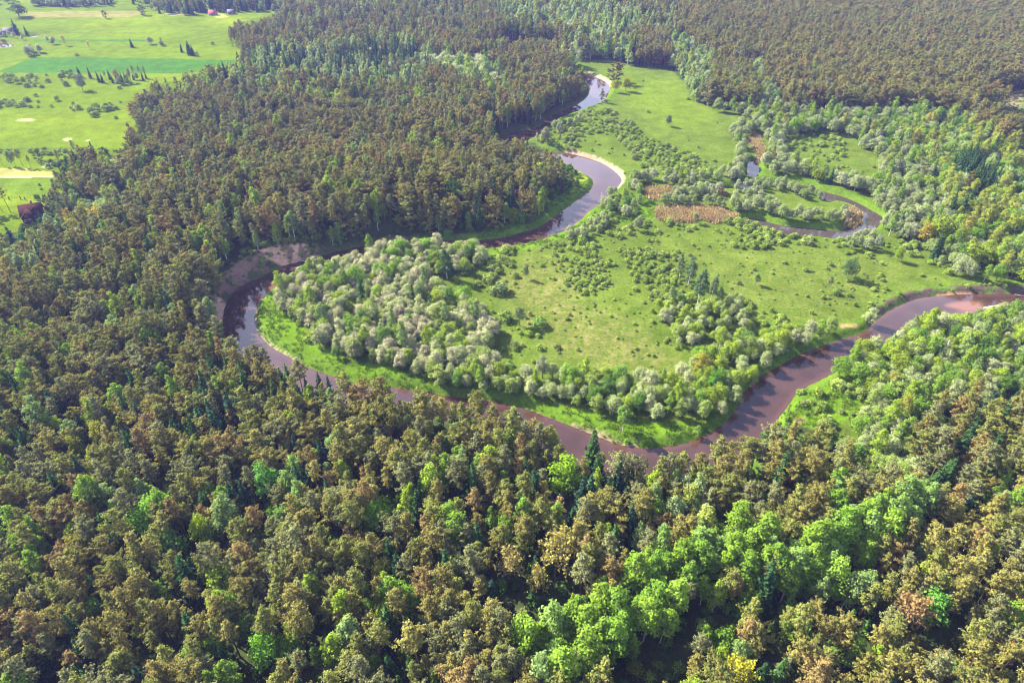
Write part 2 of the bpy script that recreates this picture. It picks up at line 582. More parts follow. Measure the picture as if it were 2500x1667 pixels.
def kit(kind, builds, leaf_m, wood_m):
    """shared crown and trunk meshes of one kind of tree, and the two as one mesh for the masses of forest"""
    out = []
    for i, (leaf, wood) in enumerate(builds):
        e = {}
        if leaf:
            e['crown'] = leaf.mesh(kind + '_crown', leaf_m)
        if wood:
            e['trunk'] = wood.mesh(kind + '_trunk', wood_m, True)
        parts = [(s, m) for s, m in ((leaf, leaf_m), (wood, wood_m)) if s]
        v, f, mi, n0 = [], [], [], 0
        for j, (s, m) in enumerate(parts):
            vv = np.concatenate(s.v)
            v.append(vv)
            f += [tuple(q + n0 for q in ff) for ff in s.f]
            mi += [j] * len(s.f)
            n0 += len(vv)
        me = mesh_of(kind + '_whole', np.concatenate(v), f, [m for _, m in parts], mi)
        e['whole'] = bpy.data.objects.new(kind + '_kit', me)
        out.append(e)
    KITS[kind] = out


kit('pine_tree', [grow_pine(100 + i, 20, (2.8, 2.5, 3.2, 2.6, 2.2, 2.9, 2.7, 2.3, 3.0, 2.1, 3.3, 2.5)[i], (.48, .52, .42, .56, .48, .50, .40, .44, .54, .56, .48, .42)[i]) for i in range(12)] + [grow_pine(150 + i, 20, (6.4, 7.4)[i], (.06, .10)[i], 2.4) for i in range(2)], M['pine_leaf'], M['pine_bark'])
kit('spruce_tree', [grow_spruce(200 + i, 17, (3.1, 2.7, 3.4, 2.9)[i]) for i in range(4)], M['spruce_leaf'], M['spruce_bark'])
kit('birch_tree', [grow_birch(300 + i, 15, (2.6, 2.2, 3.0, 2.5, 2.7)[i], (.22, .3, .18, .26, .35)[i]) for i in range(5)], M['birch_leaf'], M['birch_bark'])
kit('willow_tree', [grow_round(400 + i, 10, (3.5, 3.0, 3.9, 3.2, 3.4)[i], (21, 17, 24, 18, 22)[i]) for i in range(5)], M['willow_leaf'], M['grey_bark'])
kit('round_shrub', [grow_shrub(500 + i, (2.6, 2.2, 2.9, 2.4)[i], (1.7, 1.5, 2.0, 1.35)[i], (8, 7, 10, 6)[i]) for i in range(4)], M['shrub_leaf'], None)
kit('broad_tree', [grow_round(600 + i, 12, (4.2, 3.6, 4.6)[i], (20, 16, 22)[i], .42, .22, 50, .6) for i in range(3)], M['birch_leaf'], M['grey_bark'])
kit('aspen_tree', [grow_twiggy(700 + i, 13, 3.3, (950, 750, 850)[i]) for i in range(3)], M['birch_leaf'], M['grey_bark'])
kit('dead_tree', [grow_dead(800)], None, M['dead_wood'])
kit('tall_grass', [grow_tuft(900 + i, 1.0, .8, 18) for i in range(4)], M['grass_leaf'], None)
KIT_H = {'pine_tree': 20, 'spruce_tree': 17, 'birch_tree': 15, 'willow_tree': 10, 'round_shrub': 2.5, 'broad_tree': 12, 'aspen_tree': 13, 'dead_tree': 9}

# ------------------------------------------------------------------ open land as the photograph shows it
FIELD = [(-600, -90), (700, -90), (640, 30), (575, 44), (520, 68), (520, 102), (531, 109), (575, 109), (551, 126), (541, 146), (503, 160), (442, 170), (408, 187), (374, 190), (340, 192),
         (327, 221), (299, 235), (296, 269), (316, 275), (335, 279), (306, 296), (294, 306), (296, 340), (224, 342), (170, 344), (167, 367), (116, 371), (112, 388), (163, 396), (129, 405),
         (126, 429), (150, 442), (190, 446), (170, 449), (112, 456), (109, 480), (99, 510), (78, 520), (34, 533), (-34, 545), (-600, 600)]
OPEN = [(1320, 167), (1296, 146), (1354, 138), (1402, 136), (1456, 153), (1541, 160), (1573, 190), (1590, 235), (1664, 252), (1750, 262), (1807, 262), (1852, 265), (1892, 270), (1977, 275),
        (2035, 268), (2063, 258), (2113, 268), (2158, 285), (2216, 290), (2267, 320), (2301, 350), (2500, 380), (2900, 420), (2900, 880), (2500, 880), (2352, 888), (2181, 905), (2070, 962), (2080, 1070),
        (2020, 1080), (1980, 1035), (1900, 990), (1807, 977), (1770, 990), (1760, 1000), (1700, 1010), (1640, 1025), (1560, 1045), (1480, 1048), (1440, 1048), (1395, 1051), (1385, 1035), (1368, 1011),
        (1331, 1038), (1303, 1007), (1300, 973), (1280, 977), (1245, 973), (1235, 956), (1211, 953), (1191, 939), (1174, 939), (1160, 922), (1116, 919), (1082, 909), (1069, 919), (1035, 902), (1014, 912),
        (994, 902), (946, 892), (919, 888), (878, 892), (844, 888), (776, 871), (748, 868), (714, 858), (680, 846), (657, 852), (653, 834), (633, 820), (612, 813), (595, 802), (572, 800), (558, 807), (541, 810),
        (531, 790), (508, 752), (492, 742), (487, 729), (492, 683), (506, 640), (538, 608), (559, 593), (605, 580), (644, 575), (682, 566), (701, 569), (778, 564), (816, 556), (903, 540), (1014, 540), (1082, 535),
        (1150, 523), (1218, 506), (1252, 490), (1279, 452), (1324, 429), (1327, 408), (1307, 384), (1279, 367), (1259, 354), (1228, 327), (1194, 327), (1181, 330), (1143, 327), (1201, 299), (1222, 296),
        (1249, 282), (1286, 252), (1320, 245), (1351, 218), (1354, 204), (1340, 185)]
CLEARING = [(2257, 220), (2352, 207), (2500, 200), (2560, 300), (2352, 282), (2322, 273), (2300, 263), (2307, 251), (2286, 243), (2243, 233)]
MEADOW_C = [(1790, 318), (1841, 310), (1892, 308), (1926, 312), (1967, 322), (1974, 342), (2008, 352), (2018, 380), (2008, 403), (2025, 424), (2000, 430), (1960, 424), (1920, 415), (1870, 400), (1830, 390), (1800, 370), (1790, 345)]
REEDS = [[(1483, 430), (1561, 433), (1591, 445), (1530, 447), (1516, 462), (1486, 455)],
         [(1510, 475), (1546, 478), (1597, 474), (1639, 478), (1669, 487), (1693, 496), (1669, 505), (1639, 514), (1609, 502), (1582, 511), (1531, 508), (1507, 502)],
         [(1711, 415), (1738, 409), (1741, 418), (1714, 423)], [(1942, 472), (1975, 484), (1981, 502), (1960, 514), (1939, 517), (1945, 490)],
         [(1729, 306), (1744, 314), (1758, 366), (1741, 369), (1729, 336), (1711, 322)], [(2020, 314), (2045, 328), (2072, 378), (2058, 382), (2033, 345)],
         [(1651, 437), (1672, 443), (1669, 449), (1651, 449)]]
GRASS_BANKS = [[(603, 690), (660, 655), (700, 740), (700, 780), (800, 825), (950, 850), (1000, 893), (940, 896), (840, 890), (748, 862), (660, 822), (600, 775), (583, 738)],
               [(1190, 920), (1330, 940), (1456, 965), (1560, 972), (1664, 965), (1640, 992), (1586, 1016), (1490, 1032), (1420, 1024), (1300, 980), (1200, 940)],
               [(1770, 985), (1790, 950), (1830, 905), (1900, 872), (1960, 885), (1995, 905), (1960, 960), (1900, 988), (1810, 972)],
               [(1300, 380), (1330, 398), (1362, 415), (1354, 445), (1307, 476), (1252, 516), (1180, 540), (1080, 553), (1080, 525), (1200, 500), (1280, 455), (1326, 420)],
               [(1440, 440), (1500, 455), (1508, 500), (1470, 520), (1420, 510), (1430, 470)], [(1280, 530), (1340, 505), (1400, 455), (1420, 470), (1340, 530), (1200, 575), (1100, 590), (1100, 575)]]

# mixes of kinds:      pine spruce birch willow broad aspen
KINDS = ['pine_tree', 'spruce_tree', 'birch_tree', 'willow_tree', 'broad_tree', 'aspen_tree']
DEFAULT = (.78, .085, .11, 0, .02, .005)
WOODS = [  # (outline in survey points, mix, spacing in m, size factor, tint set)
    ([(-60, 640), (300, 560), (480, 700), (460, 860), (250, 960), (-60, 1050)], (.72, .09, .16, 0, .03, 0), 4.56, 1.00, ''),
    ([(1560, -60), (2500, -60), (2500, 360), (2300, 345), (2158, 282), (2035, 262), (1890, 266), (1750, 255), (1720, 180), (1560, 80)], (.985, .005, .006, 0, .004, 0), 4.30, 1.00, ''),
    ([(640, -60), (1560, -60), (1560, 90), (1460, 75), (1300, 75), (1150, 45), (960, 110), (800, 95), (640, 100), (560, 60)], (.42, .18, .16, .20, .04, 0), 4.64, 1.03, 'pale'),
    ([(495, 150), (560, 125), (640, 112), (800, 95), (960, 108), (1000, 130), (965, 190), (800, 198), (640, 208), (520, 192), (430, 188)], (.05, .30, .30, .32, .03, 0), 4.82, 1.17, 'pale'),
    ([(776, 112), (963, 119), (966, 160), (861, 177), (776, 170)], (.05, .62, .12, .21, 0, 0), 4.47, 0.90, 'pale'),
    ([(963, 129), (1116, 126), (1143, 163), (1157, 186), (1120, 215), (1075, 180), (1014, 160)], (0, .03, .12, .83, .02, 0), 4.82, 1.25, 'silver'),
    ([(1143, 20), (1290, 6), (1400, 12), (1470, 40), (1560, 70), (1600, 100), (1552, 150), (1460, 148), (1350, 140), (1290, 140), (1250, 105), (1330, 95), (1300, 70), (1160, 45)], (.06, .08, .32, .46, .08, 0), 4.99, 1.17, 'pale'),
    ([(520, 60), (640, 62), (655, 108), (560, 108), (520, 105)], (.9, .1, 0, 0, 0, 0), 3.78, 0.95, ''),
    ([(500, 30), (610, 25), (650, 60), (560, 66), (510, 50)], (.2, .1, .2, .5, 0, 0), 5.16, 0.81, 'pale'),
    ([(1456, 72), (1545, 72), (1545, 155), (1456, 150)], (.95, 0, .05, 0, 0, 0), 3.96, 0.95, ''),
    ([(1603, 140), (1743, 140), (1745, 255), (1640, 250), (1590, 200)], (.92, .02, .06, 0, 0, 0), 4.13, 0.95, ''),
    ([(1552, 120), (1627, 100), (1635, 180), (1600, 215), (1570, 190)], (0, .05, .2, .75, 0, 0), 5.16, 0.90, 'pale'),
    ([(1702, 130), (1760, 130), (1760, 180), (1800, 200), (1800, 258), (1743, 250), (1730, 190)], (.12, 0, .25, .5, .1, .03), 5.16, 0.90, 'pale'),
    ([(325, 235), (345, 190), (420, 178), (500, 150), (545, 128), (562, 160), (500, 192), (440, 218), (390, 228)], (.05, .22, .46, .2, .07, 0), 4.64, 1.08, 'yellow'),
    ([(636, 200), (720, 195), (800, 200), (800, 238), (720, 240), (650, 225)], (.15, .1, .4, .2, .15, 0), 4.82, 1.17, 'yellow'),
    ([(222, 340), (290, 335), (300, 360), (260, 378), (225, 366)], (.1, .05, .1, .75, 0, 0), 5.16, 1.00, 'silver'),
    ([(-60, 545), (30, 535), (100, 505), (130, 462), (190, 405), (280, 420), (300, 460), (240, 505), (170, 545), (120, 600), (60, 650), (-60, 670)], (.22, .1, .34, .22, .08, .04), 4.82, 0.85, 'pale'),
    ([(520, 598), (690, 528), (900, 495), (1150, 462), (1260, 440), (1300, 400), (1330, 420), (1270, 470), (1180, 505), (1000, 532), (903, 530), (701, 555), (605, 570), (538, 610), (480, 690), (450, 720)], (.5, .12, .33, .03, .02, 0), 4.04, 0.92, ''),
    ([(272, 870), (612, 865), (640, 1050), (300, 1060)], (.68, .22, .05, 0, .03, .02), 4.30, 1.00, ''),
    ([(600, 1000), (660, 1000), (760, 1080), (790, 1160), (640, 1160)], (.5, .22, .2, .04, .04, 0), 4.47, 0.90, 'green'),
    ([(1194, 1430), (1225, 1406), (1228, 1334), (1286, 1331), (1327, 1314), (1354, 1334), (1307, 1375), (1354, 1392), (1443, 1375), (1422, 1321), (1456, 1280), (1524, 1253), (1576, 1239), (1576, 1341), (1541, 1402), (1548, 1477), (1490, 1443), (1422, 1477), (1354, 1528), (1286, 1562), (1259, 1545), (1194, 1487)], (.03, .01, .92, 0, .04, 0), 4.04, 1.21, 'green'),
    ([(1552, 1253), (1603, 1219), (1688, 1215), (1770, 1225), (1797, 1273), (1858, 1246), (1919, 1225), (1994, 1164), (2124, 1113), (2137, 1151), (2083, 1212), (2042, 1253), (1936, 1287), (1926, 1327), (1824, 1317), (1770, 1300), (1654, 1341), (1552, 1341)], (.04, 0, .92, 0, .04, 0), 3.96, 1.19, 'green'),
    ([(1892, 1096), (1977, 1096), (1975, 1171), (1895, 1180)], (.3, 0, .7, 0, 0, 0), 4.30, 1.12, 'green'),
    ([(1280, 1086), (1354, 1080), (1360, 1161), (1290, 1165)], (.15, .25, .55, 0, .05, 0), 4.30, 0.90, 'pale'),
    ([(1385, 1052), (1452, 1045), (1450, 1110), (1400, 1170), (1330, 1215), (1300, 1185)], (.08, .86, .06, 0, 0, 0), 3.96, 1.05, ''),
    ([(320, 1150), (410, 1145), (410, 1230), (330, 1235)], (.3, .1, .6, 0, 0, 0), 4.30, 0.99, 'green'),
    ([(1540, 1080), (1640, 1100), (1640, 1215), (1560, 1230), (1530, 1150)], (.6, 0, .4, 0, 0, 0), 4.30, 0.90, 'pale'),
    ([(-60, 1180), (40, 1180), (110, 1240), (60, 1300), (-60, 1290)], (.5, .1, .4, 0, 0, 0), 4.30, 0.90, 'green'),
]
GAPS = [([(1600, 1345), (1700, 1358), (1850, 1348), (1930, 1372), (1905, 1402), (1800, 1412), (1650, 1432), (1560, 1445), (1545, 1405)], .12), ([(1920, 1490), (2005, 1487), (2005, 1552), (1930, 1560)], .3),
        ([(2137, 1253), (2215, 1253), (2215, 1307), (2140, 1310)], .35), ([(1425, 1490), (1560, 1440), (1600, 1490), (1540, 1568), (1450, 1568)], .45), ([(330, 1360), (420, 1350), (440, 1400), (350, 1410)], .4),
        ([(90, 1235), (150, 1240), (150, 1290), (100, 1290)], .45)]
GROVES = [  # trees on the open land: outline of their feet, mix, spacing, size, tint set
    ([(1640, 255), (1750, 258), (1852, 262), (1977, 270), (2035, 264), (2113, 262), (2216, 286), (2301, 346), (2600, 380), (2600, 650), (2352, 648), (2215, 646), (2178, 624), (2150, 606), (2100, 562), (2050, 552), (2028, 536),
      (2042, 512), (2038, 488), (2000, 464), (1960, 443), (1900, 424), (1850, 411), (1790, 404), (1750, 395), (1747, 370), (1770, 345), (1745, 308), (1733, 280)], (.02, .02, .12, .72, .11, .01), 4.8, .82, 'grey'),
    ([(2090, 275), (2216, 288), (2301, 346), (2600, 380), (2600, 660), (2352, 648), (2240, 640), (2180, 560), (2150, 440), (2080, 330)], (.02, .03, .24, .48, .21, .02), 5.0, .88, 'yellow'),
    ([(2182, 380), (2230, 375), (2284, 420), (2284, 458), (2230, 462), (2190, 430)], (0, 1, 0, 0, 0, 0), 4.4, .85, ''),
    ([(1680, 300), (1735, 285), (1745, 300), (1712, 320), (1712, 370), (1715, 400), (1690, 424), (1600, 430), (1520, 428), (1450, 424), (1440, 415), (1480, 408), (1560, 412), (1640, 408), (1690, 390), (1692, 350)], (0, 0, .05, .93, .02, 0), 4.9, .72, 'grey'),
    ([(1516, 472), (1537, 436), (1567, 430), (1651, 442), (1651, 452), (1597, 460), (1675, 466), (1741, 454), (1798, 490), (1921, 502), (1939, 469), (1951, 481), (1945, 514), (1861, 520), (1798, 511), (1741, 500), (1696, 490), (1666, 481), (1597, 472), (1537, 477)], (0, 0, 0, 1, 0, 0), 4.6, .66, 'grey'),
    ([(1672, 446), (1711, 422), (1798, 418), (1891, 455), (1888, 466), (1831, 455), (1798, 443), (1750, 446)], (0, 0, 0, 1, 0, 0), 4.6, .55, 'grey'),
    ([(640, 690), (650, 655), (700, 635), (776, 612), (850, 590), (920, 578), (1020, 572), (1100, 580), (1115, 596), (1080, 632), (1015, 630), (985, 655), (1028, 681), (1096, 708), (1133, 735), (1160, 770), (1120, 806), (1116, 823),
      (1174, 846), (1160, 885), (1060, 885), (990, 888), (946, 852), (878, 838), (776, 822), (710, 780), (690, 738), (650, 720)], (0, .005, .05, .86, .08, .005), 4.2, .78, 'loop'),
    ([(985, 890), (1000, 868), (1160, 856), (1235, 866), (1354, 870), (1490, 880), (1552, 876), (1586, 830), (1654, 800), (1722, 795), (1790, 775), (1858, 768), (1926, 762), (1994, 740), (2004, 744), (1988, 756), (1892, 781), (1835, 802),
      (1790, 832), (1743, 864), (1705, 900), (1695, 926), (1664, 962), (1620, 968), (1552, 972), (1456, 962), (1327, 938), (1252, 922), (1184, 914), (1116, 902), (1028, 896)], (0, 0, .14, .67, .18, .01), 4.3, .7, 'mixed'),
    ([(1507, 700), (1576, 690), (1640, 696), (1700, 705), (1730, 750), (1740, 778), (1690, 792), (1640, 780), (1590, 810), (1560, 800), (1530, 765)], (0, 0, .06, .88, .06, 0), 4.6, .6, 'mixed'),
    ([(1895, 868), (1925, 852), (1965, 824), (2000, 807), (2050, 787), (2120, 752), (2160, 732), (2260, 728), (2352, 726), (2700, 726), (2700, 900), (2352, 905), (2230, 935), (2181, 960), (2080, 1020), (2100, 1130), (2020, 1130), (1990, 1060), (1960, 1010),
      (1992, 925), (1962, 880)], (.0, .01, .16, .62, .20, .01), 4.5, .76, 'mixed'),
    ([(1143, 122), (1177, 102), (1235, 95), (1280, 101), (1293, 112), (1296, 136), (1177, 136)], (0, 0, .2, .8, 0, 0), 6, .5, 'yellow'),
    ([(1225, 325), (1262, 300), (1330, 268), (1345, 275), (1270, 325), (1240, 345)], (0, 0, .1, .9, 0, 0), 9, .6, 'grey'),
    ([(1400, 440), (1440, 430), (1500, 445), (1470, 470), (1400, 530), (1330, 560), (1300, 548), (1370, 495)], (0, 0, .1, .85, .05, 0), 6.5, .55, 'grey'),
    ([(2024, 478), (2048, 496), (2050, 535), (2008, 548), (2018, 530), (2034, 508)], (0, 0, .05, .9, .05, 0), 4.6, .75, 'grey'),
    ([(1935, 556), (2000, 540), (2030, 545), (1990, 575), (1940, 572)], (0, 0, .05, .9, .05, 0), 5, .6, 'grey'),
    # stands round the fields
    ([(70, 15), (120, 17), (190, 17), (250, 13), (268, 5), (225, -8), (100, -8), (75, 2)], (.15, .2, .2, .45, 0, 0), 5.5, .8, 'pale'),
    ([(303, 14), (340, 14), (405, 16), (420, 5), (305, 2)], (.3, .5, .1, .1, 0, 0), 7, .8, 'far'),
    ([(345, 24), (362, 32), (400, 34), (440, 38), (455, 30), (560, 28), (640, 30), (700, 5), (560, 6), (430, 8), (380, 16)], (.18, .5, .12, .2, 0, 0), 6.5, .9, 'far'),
    ([(-40, 8), (-10, 12), (28, 9), (35, -5), (-40, -5)], (.3, .2, .2, .3, 0, 0), 8, .8, 'far'),
    ([(222, 192), (290, 196), (330, 186), (350, 176), (300, 180), (240, 184)], (.70, .22, 0, .08, 0, 0), 5.0, .55, ''),
    ([(-40, 92), (60, 96), (58, 88), (30, 82), (-40, 80)], (.05, .1, .1, .75, 0, 0), 8, .6, 'silver'),
    ([(45, 126), (62, 131), (100, 122), (98, 115), (70, 118)], (0, 0, .05, .95, 0, 0), 6.5, .75, 'silver'),
    ([(92, 103), (128, 104), (126, 98), (98, 97)], (0, 0, 0, 1, 0, 0), 6.5, .7, 'silver'),
    ([(-60, 382), (10, 382), (42, 386), (85, 388), (84, 381), (-60, 376)], (.8, 0, .2, 0, 0, 0), 6, .62, ''),
    ([(112, 388), (160, 398), (205, 408), (215, 396), (160, 386), (120, 382)], (.95, .05, 0, 0, 0, 0), 5.6, .66, ''),
    ([(167, 372), (220, 375), (235, 365), (180, 360)], (.9, .1, 0, 0, 0, 0), 5.6, .66, ''),
    ([(-60, 498), (0, 500), (38, 497), (35, 485), (-60, 480)], (.97, 0, 0, 0, 0, 0), 5.4, .85, ''),
    ([(128, 440), (150, 448), (205, 450), (205, 425), (150, 420), (130, 420)], (.5, .05, .05, .4, 0, 0), 6, .62, ''),
    ([(112, 500), (150, 508), (175, 490), (165, 470), (120, 480)], (.85, 0, .1, .05, 0, 0), 5.4, .75, ''),
]
SHRUBS = [  # outline, share of 2.3 m cells that bear a shrub, size range
    ([(1100, 590), (1300, 545), (1500, 510), (2060, 560), (2150, 640), (2020, 700), (1800, 770), (1700, 790), (1590, 810), (1500, 880), (1200, 850), (1140, 740), (1000, 670), (1080, 640)], .075, (.4, 1.0)),
    ([(1262, 558), (1354, 551), (1388, 602), (1409, 643), (1371, 691), (1337, 677), (1297, 640), (1269, 585)], .42, (.5, 1.05)),
    ([(1422, 579), (1490, 568), (1576, 602), (1590, 660), (1600, 690), (1560, 705), (1524, 708), (1456, 653), (1439, 613)], .42, (.55, 1.2)),
    ([(1675, 504), (1741, 518), (1801, 540), (1925, 552), (1960, 548), (2010, 540), (2015, 560), (1921, 568), (1831, 562), (1798, 568), (1711, 576), (1675, 562), (1700, 535)], .5, (.75, 1.5)),
    ([(1300, 530), (1420, 470), (1470, 480), (1500, 520), (1440, 545), (1360, 560), (1300, 560)], .30, (.6, 1.5)),
    ([(1230, 325), (1262, 297), (1354, 247), (1400, 252), (1422, 278), (1395, 302), (1340, 312), (1315, 346), (1268, 346)], .34, (.7, 1.35)),
    ([(1399, 299), (1439, 272), (1490, 320), (1576, 347), (1654, 390), (1640, 407), (1576, 418), (1524, 408), (1473, 384), (1443, 347)], .34, (.65, 1.3)),
    ([(1262, 346), (1330, 250), (1400, 250), (1480, 300), (1690, 390), (1560, 420), (1440, 410)], .035, (.5, 1.1)),
    ([(1400, 150), (1560, 165), (1680, 270), (1680, 380), (1480, 300), (1400, 230)], .004, (.5, 1.1)),
    ([(1790, 316), (1892, 308), (1940, 330), (1935, 370), (1870, 380), (1840, 350)], .2, (.6, 1.3)),
    (MEADOW_C, .05, (.5, 1.1)),
    ([(2060, 535), (2178, 530), (2205, 600), (2180, 640), (2140, 612), (2070, 580)], .25, (.7, 1.5)),
    ([(1880, 600), (2060, 560), (2160, 650), (2020, 690), (1850, 700)], .04, (.6, 1.2)),
    ([(1640, 690), (1700, 690), (1800, 720), (1860, 760), (1790, 775), (1700, 760)], .22, (.7, 1.4)),
    ([(1150, 700), (1260, 690), (1260, 730), (1180, 760)], .06, (.9, 1.7)),
    ([(1120, 800), (1300, 790), (1300, 830), (1150, 850)], .12, (.6, 1.2)),
    ([(640, 690), (700, 640), (760, 610), (700, 740), (780, 815), (700, 780)], .12, (.8, 1.5)),
    ([(1060, 590), (1180, 570), (1200, 640), (1080, 660), (1030, 680)], .16, (.8, 1.6)),
    ([(1790, 950), (1900, 875), (1990, 905), (1960, 980), (1810, 975)], .09, (.5, 1.1)),
    ([(1700, 478), (1800, 470), (1900, 488), (1800, 500)], .05, (.5, 1.0)),
    ([(1490, 500), (1700, 508), (1690, 530), (1500, 540)], .06, (.7, 1.4)),
    ([(500, 640), (560, 600), (640, 575), (780, 556), (900, 535), (900, 550), (780, 575), (690, 598), (600, 635), (540, 670), (515, 720), (490, 740), (480, 690)], .34, (.4, 1.1)),
    ([(1100, 590), (1500, 510), (2060, 560), (2020, 700), (1700, 790), (1500, 880), (1200, 850), (1000, 670)], .13, (.2, .5)),
    ([(1830, 905), (1900, 872), (1995, 905), (1980, 1000), (1900, 990), (1860, 960)], .2, (.7, 1.5)),
    (CLEARING, .12, (.5, 1.2)),
    ([(1990, 676), (2100, 650), (2352, 652), (2500, 655), (2500, 672), (2352, 672), (2110, 682), (2020, 722)], .10, (.4, .9)),
    # round the fields
    ([(-60, 172), (60, 168), (160, 166), (185, 190), (140, 202), (-60, 200)], .09, (.9, 1.9)),
    ([(-60, 226), (110, 226), (290, 250), (290, 276), (220, 272), (130, 248), (-60, 246)], .075, (.9, 2.0)),
    ([(-60, 200), (280, 200), (290, 270), (-60, 260)], .012, (.6, 1.4)),
    ([(-60, 115), (500, 112), (530, 128), (400, 132), (-60, 150)], .0022, (1.0, 2.0)),
    ([(-60, 346), (160, 345), (160, 358), (-60, 356)], .10, (.9, 1.6)),
    ([(-60, 415), (120, 415), (120, 445), (-60, 450)], .035, (.5, 1.3)),
    ([(300, 130), (500, 100), (520, 118), (480, 128)], .006, (1.0, 2.2)),
]

# ------------------------------------------------------------------ the ground sheet
def lines(segs):
    out = [segs[0][0]]
    for a, b, s in segs:
        n = max(1, int(round((b - a) / s)))
        out += list(np.linspace(a, b, n + 1)[1:])
    return np.array(out)


gx = lines([(-3000, -1500, 300), (-1500, -760, 74), (-760, -470, 6), (-470, -330, 2.5), (-330, 330, 1.25), (330, 470, 2.5), (470, 760, 6), (760, 1500, 74), (1500, 3000, 300)])
gy = lines([(-900, -200, 140), (-200, 60, 13), (60, 420, 1.2), (420, 640, 2.0), (640, 1060, 4), (1060, 1600, 40), (1600, 3400, 300)])
GX, GY = np.meshgrid(gx, gy)
DW = water_dist(GX.ravel(), GY.ravel()).reshape(GX.shape)
GZ = land_height(GX, GY, DW)
gu, gv, gd = seen_at(GX, GY, GZ)
gu = np.where(gd > 5, gu, -9999)

grass = np.array((0.080, 0.121, 0.003))
cover = np.empty(GX.shape + (3,))
cover[:] = (0.030, 0.045, 0.013)                                     # forest floor: moss, heather, needles
floor_n = noise(GX, GY, 11.0, _n3)[..., None]
cover = cover * (1 - .5 * floor_n) + np.array((0.06, 0.06, 0.022)) * .5 * floor_n


def paint(poly, col, soft=0.0, amount=1.0):
    m = inside(gu, gv, poly)
    cover[m] = cover[m] * (1 - amount) + np.asarray(col) * amount


rough_w = np.zeros(GX.shape)                                         # how rank and tussocky the sward is
dry_w = np.zeros(GX.shape)                                           # where old grass lies
in_open = inside(gu, gv, OPEN) | (inside(gu, gv, smooth_closed(RIVER, 1)))
cover[in_open] = (0.058, 0.096, 0.008)
paint([(1700, 1000), (2120, 1000), (2120, 1150), (1700, 1150)], (0.07, 0.13, 0.014))
paint([(500, 30), (660, 20), (660, 130), (540, 160), (300, 350), (100, 480), (100, 390), (280, 250)], grass * .8)
paint(FIELD, grass)
fld = inside(gu, gv, FIELD)
nf = noise(GX, GY, 60, _n1)[fld][:, None]
cover[fld] = cover[fld] * (0.85 + .3 * nf) + np.array((.05, .03, 0)) * np.clip(nf - .5, 0, 1)
paint([(0, 163), (74, 133), (130, 131), (310, 134), (540, 138), (541, 148), (500, 160), (440, 168), (300, 169), (150, 168), (0, 167), (-300, 170), (-300, 163)], (0.038, 0.100, 0.010))
paint([(80, 90), (345, 91), (345, 95.5), (80, 95)], (0.038, 0.100, 0.010))
paint([(60, 27), (310, 25), (330, 32), (300, 40), (60, 41)], (0.165, 0.15, 0.05), 0, .75)
paint([(-300, 388), (0, 386), (60, 387), (125, 396), (128, 404), (-300, 404)], (0.20, 0.20, 0.05))
paint([(-300, 404), (125, 403.5), (126, 408), (-300, 409)], (0.30, 0.25, 0.12))
paint([(97, 384), (112, 388), (118, 376), (108, 372)], (0.28, 0.27, 0.09))
paint([(-300, 341), (170, 341), (170, 344.5), (-300, 345)], (0.045, 0.075, 0.02), 0, .8)
paint([(97, 366.5), (165, 366), (165, 369.5), (97, 370)], (0.04, 0.06, 0.02), 0, .8)
paint([(-300, 412), (126, 410), (126, 445), (-300, 450)], (0.07, 0.115, 0.008), 0, .8)
paint([(-200, 460), (112, 458), (108, 482), (70, 470), (-200, 480)], (0.10, 0.145, 0.004))
for e in ([(38, 276), (50, 273), (66, 272), (82, 275), (72, 279), (50, 280)], [(143, 320), (152, 317), (165, 319), (158, 324), (145, 323)], [(196, 322), (205, 320), (210, 322), (200, 325)], [(380, 33), (395, 30), (418, 34), (405, 37)]):
    paint(smooth_closed(e, 4), (0.25, 0.245, 0.12), 0, .8)
paint([(480, 30), (505, 28), (525, 40), (500, 42)], (0.24, 0.25, 0.05))
paint([(300, 38.2), (420, 37.6), (420, 38.6), (300, 39.4)], (0.30, 0.28, 0.12), 0, .7)
# the loop meadow: old grass bleached in the middle, fresh towards the water
LOOP_DRY = [(1120, 640), (1220, 580), (1330, 610), (1340, 690), (1420, 720), (1500, 770), (1560, 830), (1540, 870), (1400, 860), (1280, 820), (1200, 740)]
d2 = signed_dist(gu, gv, np.array(LOOP_DRY, float), 90)
dry_w = np.maximum(dry_w, sstep(60, -60, d2) * (DW > 0))
for p, k in (([(1490, 555), (1900, 560), (2160, 600), (2010, 690), (1860, 760), (1700, 700), (1600, 640)], .45), ([(1470, 180), (1620, 260), (1650, 290), (1560, 260)], .35), ([(1000, 590), (1200, 570), (1200, 680), (1060, 640)], .4), ([(1290, 370), (1420, 320), (1500, 330), (1400, 390)], .3)):
    dd = signed_dist(gu, gv, np.array(p, float), 70)
    dry_w = np.maximum(dry_w, k * sstep(50, -40, dd))
fresh = np.array((0.076, 0.140, 0.007))
for p in GRASS_BANKS:
    m = inside(gu, gv, p)
    cover[m] = fresh
    rough_w[m] = 1
    dry_w[m] *= .15
rim = sstep(9, 3, DW) * in_open
cover[:] = cover * (1 - .7 * rim[..., None]) + np.array((0.066, 0.118, 0.010)) * .7 * rim[..., None]
rough_w = np.maximum(rough_w, rim)
dry_w = np.maximum(dry_w, .26 * (in_open & (DW > 5) & (rough_w < .5)))
um = .8 * sstep(14, -40, signed_dist(gu, gv, np.array([(1400, 150), (1560, 170), (1670, 265), (1610, 310), (1500, 290), (1405, 225)], float), 60))[..., None] * (DW > 2)[..., None]
cover[:] = cover * (1 - um) + np.array((0.078, 0.126, 0.005)) * um
paint([(1300, 382), (1330, 396), (1350, 410), (1330, 432), (1322, 415)], (0.12, 0.17, 0.008))
for p in REEDS:
    paint(p, (0.22, 0.15, 0.085), 0, .85)
